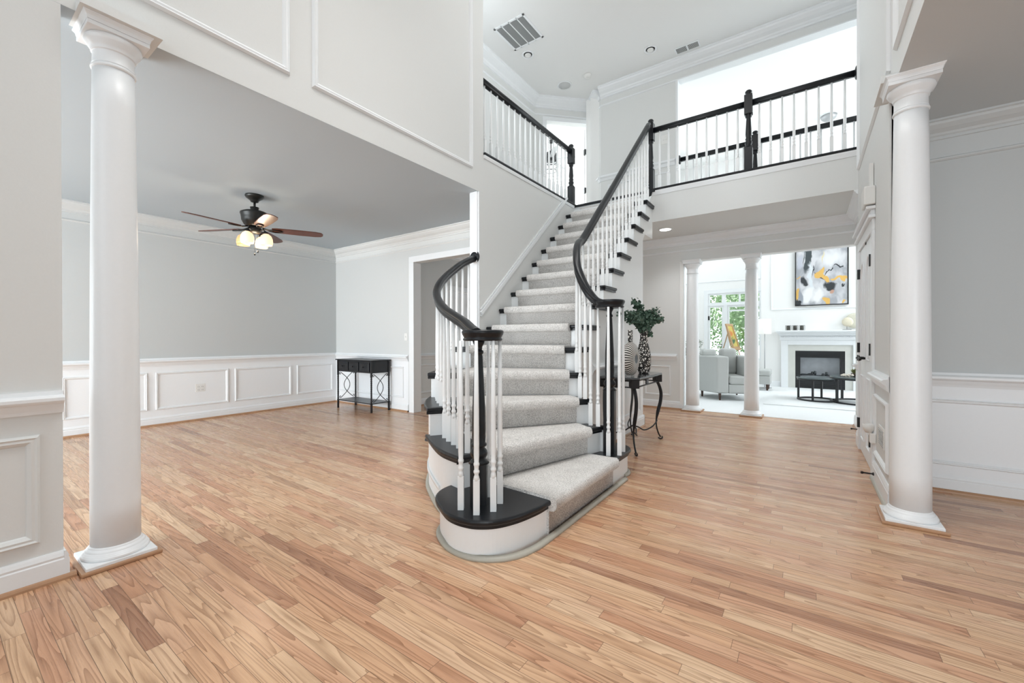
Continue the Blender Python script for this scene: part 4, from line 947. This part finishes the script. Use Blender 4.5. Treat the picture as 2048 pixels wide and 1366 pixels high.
MB().box((XR-.04, 4.405, .30), (XR-.001, 4.475, .38)).build('plug_body', 'plastic', nl, bevel=.006); MB().lathe([(.022, .38), (.036, .41), (.040, .45), (.034, .452), (.02, .40)], (XR-.045, 4.44, 0), 18).build('lens', 'plastic', nl)
for i, (x, y, z) in enumerate(((XR-.018, 4.385, .062), (.532-.018, 6.35, .075))):
    t = thing('door_stop', ['black spring door stop on the baseboard nearer the right column', 'black spring door stop on the far baseboard past the closet doors'][i], 'door stop', (x, y, z), 'black door stops')
    mb = MB(); mb.lathe([(.014, 0), (.012, -.006), (.006, -.012), (.006, -.065)], (x, y, z), 12, 'x').build('spring', 'hinge', t); MB().lathe([(.010, -.065), (.011, -.078), (.007, -.082)], (x, y, z), 12, 'x').build('bumper', 'hinge', t)
# return air grille
g = thing('air_return_grille', 'large square air return grille with four grey filter strips on the foyer ceiling', 'vent', (-3.45, 5.09, TOP-.015))
fr = MB(); x0, x1, y0, y1 = -3.71, -3.19, 4.82, 5.37
for a in ((x0, y0, x1, y0+.03), (x0, y1-.03, x1, y1), (x0, y0, x0+.03, y1), (x1-.03, y0, x1, y1)): fr.box((a[0], a[1], TOP-.012), (a[2], a[3], TOP-.0005))
for i in (1, 2, 3): x = x0+(x1-x0)*i/4; fr.box((x-.007, y0, TOP-.012), (x+.007, y1, TOP-.003))
fr.build('frame', 'trim', g, bevel=.002)
fm = paint('filter_mesh', (.27, .28, .28), .8, .6, 260, var=.25); MB().box((x0+.02, y0+.02, TOP-.006), (x1-.02, y1-.02, TOP-.001)).build('filter', fm, g)
g = thing('ceiling_vent', 'small slotted supply vent on the foyer ceiling near the crown moulding', 'vent', (-1.50, 6.85, TOP-.015))
MB().box((-1.68, 6.765, TOP-.008), (-1.32, 6.935, TOP-.0005)).build('frame', 'trim', g, bevel=.002)
sl_ = MB(); 
for i in range(26):
    x = -1.655+i*.0122
    if 12 <= i <= 13: continue
    sl_.box((x, 6.79, TOP-.010), (x+.006, 6.91, TOP-.0075))
sl_.build('slots', 'brush', g)
for (x, y, lab) in ((-3.60, 5.57, 'recessed ceiling light beside the air return grille'), (-1.98, 6.57, 'recessed ceiling light beside the small slotted vent')):
    t = thing('recessed_light', lab, 'ceiling light', (x, y, TOP-.02), 'foyer recessed lights')
    MB().lathe([(.098, -.0005), (.098, -.008), (.085, -.012), (.07, -.006), (.066, -.0005)], (x, y, TOP), 32).build('trim_ring', 'trim', t); MB().lathe([(.05, -.004), (.05, -.0135)], (x, y, TOP), 24).build('bulb', 'plastic', t)
t = thing('ceiling_speaker', 'round grey ceiling speaker near the upstairs doorway', 'speaker', (-3.50, 6.61, TOP-.02))
MB().lathe([(.125, -.0005), (.125, -.006), (.108, -.010)], (-3.50, 6.61, TOP), 36).build('rim', 'trim', t); MB().lathe([(.108, -.006), (.106, -.013), (.02, -.0145)], (-3.50, 6.61, TOP), 36).build('grille', paint('speaker_mesh', (.60, .61, .61), .7, .4, 500), t)
t = thing('smoke_detector', 'white smoke detector on the foyer ceiling', 'smoke detector', (-3.05, 6.59, TOP-.05))
MB().lathe([(.03, -.05), (.052, -.046), (.06, -.03), (.066, -.02), (.068, -.0005)], (-3.05, 6.59, TOP), 28).build('housing', 'plastic', t); MB().lathe([(.018, -.058), (.02, -.048)], (-3.05, 6.59, TOP), 16).build('sensor', 'plastic', t)
# downlight under the bridge
t = thing('recessed_light', 'lit recessed downlight in the ceiling under the bridge', 'ceiling light', (-1.70, 6.36, CE-.02))
MB().lathe([(.098, -.0005), (.098, -.008), (.082, -.011), (.078, -.0005)], (-1.70, 6.36, CE), 32).build('trim_ring', 'trim', t); MB().lathe([(.078, -.002), (.078, -.008)], (-1.70, 6.36, CE), 28).build('bulb', 'lamp_on', t)
sl2 = bpy.data.lights.new('downlight_beam', 'SPOT'); sl2.energy = 26; sl2.spot_size = 2.2; sl2.spot_blend = .8; sl2.shadow_soft_size = .06
so = bpy.data.objects.new('downlight_beam', sl2); COL.objects.link(so); so.location = (-1.70, 6.36, CE-.03)

# ------------------------------------------------------------------ family room
def glassmat():
    m = bpy.data.materials.new('window_glass'); m.use_nodes = True; nt = m.node_tree; nt.nodes.clear()
    o = N(nt, 'ShaderNodeOutputMaterial'); t = N(nt, 'ShaderNodeBsdfTransparent'); g = N(nt, 'ShaderNodeBsdfGlossy'); g.inputs['Roughness'].default_value = .02
    mx = N(nt, 'ShaderNodeMixShader'); mx.inputs[0].default_value = .07; nt.links.new(t.outputs[0], mx.inputs[1]); nt.links.new(g.outputs[0], mx.inputs[2]); nt.links.new(mx.outputs[0], o.inputs[0]); return m
M['glass'] = glassmat()
YW = 12.6
def window(idx, x0, x1, z0, z1, bars=(), label='window'):
    f = MB(); w = .045
    f.box((x0, YW+.01, z0), (x0+w, YW+.09, z1)).box((x1-w, YW+.01, z0), (x1, YW+.09, z1)).box((x0+w, YW+.01, z0), (x1-w, YW+.09, z0+w)).box((x0+w, YW+.01, z1-w), (x1-w, YW+.09, z1))
    for b_ in bars: f.box((b_-.02, YW+.02, z0+w), (b_+.02, YW+.08, z1-w))
    o = struct('%s_%d' % (label, idx), f, 'trim'); MB().box((x0+w, YW+.045, z0+w), (x1-w, YW+.051, z1-w)).build('pane', 'glass', o); return o
window(1, -2.22, -1.83, ZT0, ZT1); window(2, -1.83, -.95, ZT0, ZT1, (-1.45,)); 
wd = window(3, -1.74, -.95, .55, 2.03); MB().box((-1.70, YW+.03, 1.87), (-.99, YW+.075, 1.91)).build('muntin', 'trim', wd)
d5 = window(5, -2.22, -1.83, .01, 2.03, label='door')
for z in (.75, 1.70): MB().box((-2.215, YW-.012, z-.055), (-2.18, YW+.012, z+.055)).build('hinge', 'hinge', d5)
MB().tube([(-1.87, YW-.005, .97), (-1.87, YW-.05, .97), (-1.97, YW-.05, .965)], .010, 8).build('lever_handle', 'hinge', d5)
trim(MB().box((-2.32, YW-.02, 0), (-2.22, YW, 2.37)).box((-.95, YW-.02, .5), (-.885, YW, 2.37)).box((-2.32, YW-.02, 2.37), (-.885, YW, 2.47)).box((-1.83, YW-.015, 0), (-1.74, YW, 2.03)).box((-2.22, YW-.015, 2.03), (-.95, YW, 2.075)), 'trim', bevel=.004)
frame((-3.1, YW), (-.95, YW), 2.68, 5.2, SY, .04, .02); frame((-.68, 11.66), (1.25, 11.66), 1.80, 5.2, SY, .04, .02); frame((1.5, 11.66), (3.9, 11.66), 1.80, 5.2, SY, .04, .02)
trim(along((-.883, 11.66), (-.5, 11.66), base_prof(.13), SY)); trim(along((-3.26, YW), (-2.32, YW), base_prof(.13), SY))
# outdoors
struct('ground', MB().box((-14, 12.8, -.4), (10, 34, -.3)), 'grass')
def tree(x, y, h, r, label):
    t = thing('tree', label, 'tree', (x, y, -.3), 'garden trees'); MB().lathe([(.12, -.3), (.08, h*.6)], (x, y, 0), 10).build('trunk', 'stem', t)
    rr = random.Random(int(x*10+y)); f = MB()
    for i in range(2600):
        a, b_, c = rr.gauss(0, 1), rr.gauss(0, 1), rr.gauss(0, 1); q = Vector((a, b_, c)).normalized()*(r*rr.uniform(.35, 1.0)); c0 = Vector((x, y, h))+Vector((q.x, q.y, q.z*1.2))
        u = Vector((rr.uniform(-1, 1), rr.uniform(-1, 1), rr.uniform(-1, 1))).normalized(); v_ = u.orthogonal().normalized(); s = rr.uniform(.05, .10)
        f.add([c0+u*s, c0+v_*s*.6, c0-u*s, c0-v_*s*.6], [(0, 1, 2, 3)])
    f.build('foliage', 'tree', t)
tree(-1.6, 17.5, 2.2, 1.35, 'leafy tree outside the family room window, nearer the house'); tree(-3.2, 22.0, 2.6, 2.0, 'larger leafy tree farther back in the garden behind the window')
# fireplace
fp = thing('fireplace', 'white fireplace mantel with cream tile surround and black gas firebox', 'fireplace', (.25, 11.6, 0))
YF = 11.66
MB().box((-.341, YF-.02, 0), (-.20, YF, .99)).box((.70, YF-.02, 0), (.835, YF, .99)).box((-.20, YF-.02, .855), (.70, YF, .99)).build('tile_surround', 'marble', fp, bevel=.002)
mm = MB().box((-.475, YF-.06, 0), (-.341, YF, 1.10)).box((.835, YF-.06, 0), (.97, YF, 1.10)).box((-.341, YF-.06, .99), (.835, YF, 1.10)).box((-.50, YF-.085, 1.10), (.995, YF, 1.20))
for i, (o, z) in enumerate(((.10, 1.20), (.13, 1.225), (.17, 1.245), (.21, 1.265))): mm.box((-.47-o*.4, YF-.06-o, z), (.965+o*.4, YF, z+.026))
mm.box((-.575, YF-.30, 1.289), (1.07, YF, 1.322)); 
for i in range(40): mm.box((-.49+i*.0372, YF-.105, 1.165), (-.47+i*.0372, YF-.084, 1.195))
mm.build('mantel', 'trim', fp, bevel=.003)
fb = MB().box((-.20, YF-.012, 0), (-.105, YF+.06, .855)).box((.62, YF-.012, 0), (.70, YF+.06, .855)).box((-.105, YF-.012, .70), (.62, YF+.06, .855)).box((-.105, YF-.012, 0), (.62, YF+.06, .235))
for z in (.72, .745, .77, .03, .07, .11): fb.box((-.19, YF-.024, z), (.69, YF-.010, z+.010))
fbo = fb.build('firebox_frame', 'firebox', fp)
MB().box((-.105, YF+.30, .235), (.62, YF+.32, .70)).box((-.105, YF+.06, .225), (.62, YF+.32, .236)).build('firebox_back', paint('firebox_back', (.58, .61, .65), .5, .1, 8, var=.2), fp)  # pale grey-blue back stands in for reflections on firebox glass
lg = MB()
for x, z, r, l in ((-.02, .27, .035, .20), (.10, .29, .03, .14), (.17, .34, .035, .05), (.12, .33, .03, .05), (.32, .29, .035, .06), (.38, .33, .03, .05), (.45, .27, .03, .20), (.30, .26, .028, .40)): lg.lathe([(r*1.0, -l/2), (r*1.4, -l/4), (r*1.3, l/4), (r*1.0, l/2)], (x, YF+.10, z+.01), 10, 'x')
lg.build('gas_logs', 'glassish', fp)
# mantel ornaments
for i in range(3):
    x = -.33+i*.128; t = thing('candle_holder', ['leftmost of the three caged dark glass candle holders on the mantel', 'middle of the three caged dark glass candle holders on the mantel', 'rightmost of the three caged dark glass candle holders on the mantel'][i], 'candle holder', (x, 11.47, 1.322), 'mantel candle holders')
    MB().lathe([(.036, 1.326), (.038, 1.34), (.038, 1.41), (.034, 1.425), (.030, 1.425), (.03, 1.34)], (x, 11.47, 0), 20).build('glass_cup', paint('mercury_glass_%d' % i, (.10, .095, .085), .25, metal=.6, var=.6, scale=70), t)
    cg = MB(); a = .052
    for dx in (-a, a):
        for dy in (-a, a): cg.box((x+dx-.003, 11.47+dy-.003, 1.322), (x+dx+.003, 11.47+dy+.003, 1.432))
    for z in (1.322, 1.427):
        for s in (-a, a): cg.box((x-a, 11.47+s-.003, z), (x+a, 11.47+s+.003, z+.005)).box((x+s-.003, 11.47-a, z), (x+s+.003, 11.47+a, z+.005))
    cg.build('wire_cage', 'iron', t)
t = thing('disc_sculpture', 'cream disc ornament on a thin black stand on the mantel', 'ornament', (.72, 11.47, 1.322))
MB().box((.645, 11.44, 1.322), (.795, 11.50, 1.332)).build('base', 'iron', t); MB().lathe([(.003, 1.332), (.003, 1.40)], (.72, 11.47, 0), 8).build('rod', 'iron', t)
MB().lathe([(.01, -.022), (.06, -.02), (.098, -.006), (.098, .006), (.06, .02), (.01, .022)], (.73, 11.47, 1.49), 32, 'y').build('disc', 'coral', t)
MB().lathe([(.01, -.022), (.12, -.02), (.165, -.006), (.165, .006), (.12, .02), (.01, .022)], (.86, 11.60, 1.52), 32, 'y').build('sea_fan', paint('pale_sea_fan', (.62, .60, .50), .8, .5, 40, var=.2), label='large pale sea fan leaning behind the cream disc on the mantel', cat='ornament')
# painting
pt = thing('painting', 'large framed abstract painting in grey, black and gold above the fireplace', 'painting', (.276, 11.63, 1.88))
MB().box((-.185, YF-.035, 1.90), (.737, YF-.012, 3.38)).build('canvas', 'art', pt)
f_ = MB(); x0, x1, z0, z1 = -.206, .758, 1.88, 3.40
for a in ((x0, z0, x1, z0+.012), (x0, z1-.012, x1, z1), (x0, z0, x0+.012, z1), (x1-.012, z0, x1, z1)): f_.box((a[0], YF-.05, a[1]), (a[2], YF-.001, a[3]))
f_.build('frame', 'black', pt)
# floor lamp
lx, ly = -.775, 11.2
t = thing('floor_lamp', 'floor lamp with white drum shade and thin pole left of the fireplace', 'floor lamp', (lx, ly, 0))
MB().lathe([(.14, 0), (.14, .015), (.02, .025)], (lx, ly, 0), 28).build('base', 'gray_metal', t); MB().lathe([(.009, .02), (.009, 1.58)], (lx, ly, 0), 12).build('pole', 'gray_metal', t)
MB().lathe([(.128, 1.24), (.128, 1.585), (.125, 1.585), (.125, 1.24)], (lx, ly, 0), 40, cap=False).build('lamp_shade', emit('lit_drum_shade', (.9, .89, .85), .12), t)
# armchair
AO = Vector((-1.33, 8.42)); AU = Vector((.92, .38)).normalized(); AV = Vector((-AU.y, AU.x))
def ap(u, v): p = AO+AU*u+AV*v; return (p.x, p.y)
ac = thing('armchair', 'light grey linen armchair with nailhead trim and dark wood legs behind the hall columns', 'armchair', (*ap(.3, .45), 0))
def rbox(pts, z0, z1, bev, name, mat, parent): return MB().prism([ap(u, v) for u, v in pts], z0, z1).build(name, mat, parent, bevel=bev, bseg=3)
rbox([(0, 0), (.20, 0), (.20, .75), (.0, .95), (-.20, .85), (-.25, .45)], .135, .81, .025, 'arm', 'sofa', ac)
rbox([(.50, 0), (.66, 0), (.66, .85), (.50, .95)], .135, .81, .025, 'arm', 'sofa', ac)
rbox([(.0, .78), (.66, .78), (.66, .98), (.0, .98)], .135, .81, .025, 'backrest', 'sofa', ac)
rbox([(.20, .0), (.50, .0), (.50, .78), (.20, .78)], .135, .30, .01, 'seat_base', 'sofa', ac)
rbox([(.205, -.01), (.495, -.01), (.495, .70), (.205, .70)], .30, .455, .04, 'seat_cushion', 'sofa', ac)
rbox([(.20, .58), (.50, .58), (.50, .78), (.20, .78)], .44, .95, .06, 'back_cushion', 'sofa', ac)
rbox([(-.16, .45), (.12, .50), (.10, .80), (-.14, .80)], .79, .93, .05, 'throw_pillow', 'sofa', ac)
nh = MB(); 
for i in range(37): p = ap(.01+i*.0175, -.003); nh.ball((p[0], p[1], .148), .005, 6, 4)
nh.build('nailhead_trim', 'brush', ac)
for u, v in ((.06, .06), (.60, .06), (-.14, .55), (.58, .9)):
    p = ap(u, v); MB().lathe([(.016, 0), (.026, .14)], (p[0], p[1], 0), 8, smooth=False).build('leg', 'leg', ac)
# ottoman
ot = thing('ottoman', 'light grey upholstered ottoman with dark tapered legs right of the armchair', 'ottoman', (-.95, 10.85, 0))
MB().box((-1.30, 10.58, .14), (-.63, 11.05, .32)).build('base', 'sofa', ot, bevel=.01); MB().box((-1.31, 10.57, .32), (-.62, 11.06, .455)).build('cushion', 'sofa', ot, bevel=.04, bseg=3)
for x in (-1.24, -.69):
    for y in (10.64, 10.99): MB().lathe([(.018, 0), (.03, .145)], (x, y, 0), 8, smooth=False).build('leg', 'leg', ot)
# rug and coffee tables
MB().box((-.60, 8.40, .0045), (3.2, 10.9, .016)).build('area_rug', 'carpet_white', label='white area rug in front of the fireplace', cat='rug')
tg = paint('smoked_table_top', (.10, .125, .13), .12, var=.1)
def round_table(c, r, h, label, a0):
    t = thing('coffee_table', label, 'coffee table', (c[0], c[1], .016), 'nesting coffee tables')
    MB().lathe([(r, h-.025), (r+.004, h-.02), (r+.004, h)], (c[0], c[1], 0), 48).build('top', tg, t)
    MB().lathe([(r-.02, h-.05), (r-.002, h-.05), (r-.002, h-.025), (r-.02, h-.025), (r-.02, h-.05)], (c[0], c[1], 0), 48, cap=False).build('top_ring', 'iron', t)
    MB().lathe([(r-.035, .016), (r, .016), (r, .04), (r-.035, .04), (r-.035, .016)], (c[0], c[1], 0), 48, cap=False).build('base_ring', 'iron', t)
    for k in range(4):
        a = a0+k*PI/2; MB().obox((c[0]+(r-.017)*math.cos(a), c[1]+(r-.017)*math.sin(a), .03), (.03, .03, h-.06), a).build('leg', 'iron', t)
round_table((.17, 9.42), .31, .435, 'lower round dark coffee table, nested at the left in front of the fireplace', 2.9)
round_table((.78, 9.42), .43, .475, 'taller round dark coffee table beside the closet wall edge', 3.75)
fw = MB(); rr = random.Random(5)
for i in range(26): fw.ball((.59+rr.uniform(-.08, .08), 9.30+rr.uniform(-.05, .05), .495+rr.uniform(-.008, .018)), rr.uniform(.013, .02), 8, 5, (1, 1, .8))
fw.build('flower_garland', paint('cream_petal', (.72, .66, .58), .8, var=.15), label='small cream flower cluster on the taller coffee table', cat='flowers')
gv = thing('succulent_bowl', 'green leafy artichoke-like plant on the taller coffee table', 'plant', (.72, 9.42, .475))
MB().lathe([(.05, .475), (.075, .49), (.08, .51), (.07, .53)], (.72, 9.42, 0), 20).build('bowl', 'leg', gv); lf = MB()
for i in range(60):
    a = rr.uniform(0, 2*PI); k = rr.uniform(.2, 1); b0 = Vector((.72+.04*math.cos(a)*k, 9.42+.04*math.sin(a)*k, .51)); tp = b0+Vector((.07*math.cos(a)*k, .07*math.sin(a)*k, .13-.05*k)); s = Vector((-math.sin(a), math.cos(a), 0))*.014
    md = b0.lerp(tp, .5); lf.add([b0, md+s, tp, md-s], [(0, 1, 2, 3)])
lf.build('leaves', paint('artichoke_leaf', (.20, .22, .08), .5, var=.5), gv)
# olive plant
ol = thing('potted_plant', 'pale olive plant in a white pot behind the left hall column', 'plant', (-2.40, 11.2, 0)); ox, oy = -2.36, 11.2
MB().lathe([(.10, .004), (.13, .02), (.15, .30), (.135, .30), (.12, .26), (.01, .25)], (ox, oy, 0), 24).build('pot', 'plastic', ol)
st = MB(); lf = MB()
for i in range(26):
    a = rr.uniform(0, 2*PI); k = rr.uniform(.1, 1); tp = Vector((ox+.34*math.cos(a)*k, oy+.30*math.sin(a)*k, rr.uniform(.78, 1.12))); pth = catmull([Vector((ox, oy, .25)), Vector((ox+.05*math.cos(a), oy+.05*math.sin(a), .65)), tp], 6); st.tube([tuple(p) for p in pth], .003, 5)
    for q_ in pth[7:]:
        for rep in range(4):
            c = q_+Vector((rr.uniform(-.05, .05), rr.uniform(-.05, .05), rr.uniform(-.05, .05))); u = Vector((rr.uniform(-1, 1), rr.uniform(-1, 1), rr.uniform(-1, 1))).normalized()*.028; v_ = u.orthogonal().normalized()*.008; lf.add([c+u, c+v_, c-u, c-v_], [(0, 1, 2, 3)])
st.build('stems', 'stem', ol); lf.build('leaves', 'foliage2', ol)
# easel and small painting
en = Vector((.951, -.309, 0)); et = Vector((.309, .951, 0)); ec = Vector((-1.40, 11.5, .88)); tl = math.radians(17)
eu_ = Vector((0, 0, 1))*math.cos(tl)-en*math.sin(tl); ef = en*math.cos(tl)+Vector((0, 0, 1))*math.sin(tl)
def eb(mb, u0, u1, w0, w1, o0, o1):
    P = [ec+et*u+eu_*w+ef*o for w in (w0, w1) for u, o in ((u0, o0), (u1, o0), (u1, o1), (u0, o1))]; return mb.add(P, [(0, 3, 2, 1), (4, 5, 6, 7), (0, 1, 5, 4), (1, 2, 6, 5), (2, 3, 7, 6), (3, 0, 4, 7)])
ea = thing('easel', 'wooden easel by the family room window holding a small framed painting', 'easel', (-1.40, 11.5, 0))
for a, b_ in (((-.17, 0), (-.26, -.9)), ((.17, 0), (.26, -.9))):
    p0 = ec+et*a[0]-ef*.02; MB().tube([tuple(ec+et*a[0]*.6-ef*.02+eu_*.55), tuple(Vector((*(ec+et*b_[0]).xy, .005))+en*.22)], .012, 6).build('leg', 'wood_gold', ea)
MB().tube([tuple(ec-ef*.03+eu_*.5), tuple(Vector((*(ec-en*.55).xy, .005)))], .012, 6).build('leg', 'wood_gold', ea)
eb(MB(), -.2, .2, -.03, -.002, -.01, .04).build('ledge', 'wood_gold', ea)
ep = thing('painting', 'small orange and green flower painting in a gold wood frame on the easel', 'painting', tuple(ec))
f_ = MB()
for a in ((-.17, .17, 0, .055), (-.17, .17, .585, .64), (-.17, -.115, .055, .585), (.115, .17, .055, .585)): eb(f_, *a, 0, .03)
f_.build('frame', 'wood_gold', ep); eb(MB(), -.117, .117, .053, .587, .005, .018).build('canvas', 'art2', ep)
# ceiling light dome in the family room
dm = thing('ceiling_light', 'glass dome ceiling light in the family room seen over the rear railing', 'ceiling light', (.40, 11.3, 5.82))
MB().lathe([(.01, 5.82), (.08, 5.83), (.13, 5.87), (.15, 5.93)], (.40, 11.3, 0), 28).build('dome', 'gray_metal', dm); MB().lathe([(.155, 5.93), (.155, 5.9495)], (.40, 11.3, 0), 28).build('canopy', 'trim', dm)
# bedroom fan light
bx, by = -4.78, 8.36
bf = thing('ceiling_fan', 'white-bladed ceiling fan with black caged light in the upstairs bedroom', 'ceiling fan', (bx, by, 4.9))
MB().lathe([(.07, 5.64), (.02, 5.70)], (bx, by, 0), 20).lathe([(.012, 5.40), (.012, 5.70)], (bx, by, 0), 10).build('downrod', 'iron', bf)
MB().lathe([(.10, 5.20), (.13, 5.22), (.13, 5.38), (.08, 5.42)], (bx, by, 0), 24).build('motor_housing', 'iron', bf)
cg = MB()
for z, r in ((5.18, .13), (5.08, .14), (4.98, .13)): cg.tube([(bx+r*math.cos(2*PI*i/24), by+r*math.sin(2*PI*i/24), z) for i in range(24)], .006, 5, closed=True)
for k in range(8): a = k*PI/4; cg.tube([(bx+.13*math.cos(a), by+.13*math.sin(a), 5.20), (bx+.145*math.cos(a), by+.145*math.sin(a), 5.08), (bx+.12*math.cos(a), by+.12*math.sin(a), 4.97)], .005, 5)
cg.build('light_cage', 'iron', bf)
for k in range(5):
    a = .35+k*2*PI/5; ca, sa = math.cos(a), math.sin(a)
    def q(r, w, dz=0): return (bx+r*ca-w*sa, by+r*sa+w*ca, 5.24+w*.2+dz)
    o = [(.14, -.05), (.62, -.065), (.66, 0), (.62, .065), (.14, .05)]; vs = [q(r, w) for r, w in o]+[q(r, w, .008) for r, w in o]
    MB().add(vs, [(4, 3, 2, 1, 0), (5, 6, 7, 8, 9)]+[(j, (j+1) % 5, 5+(j+1) % 5, 5+j) for j in range(5)]).build('blade', 'gray_metal', bf)
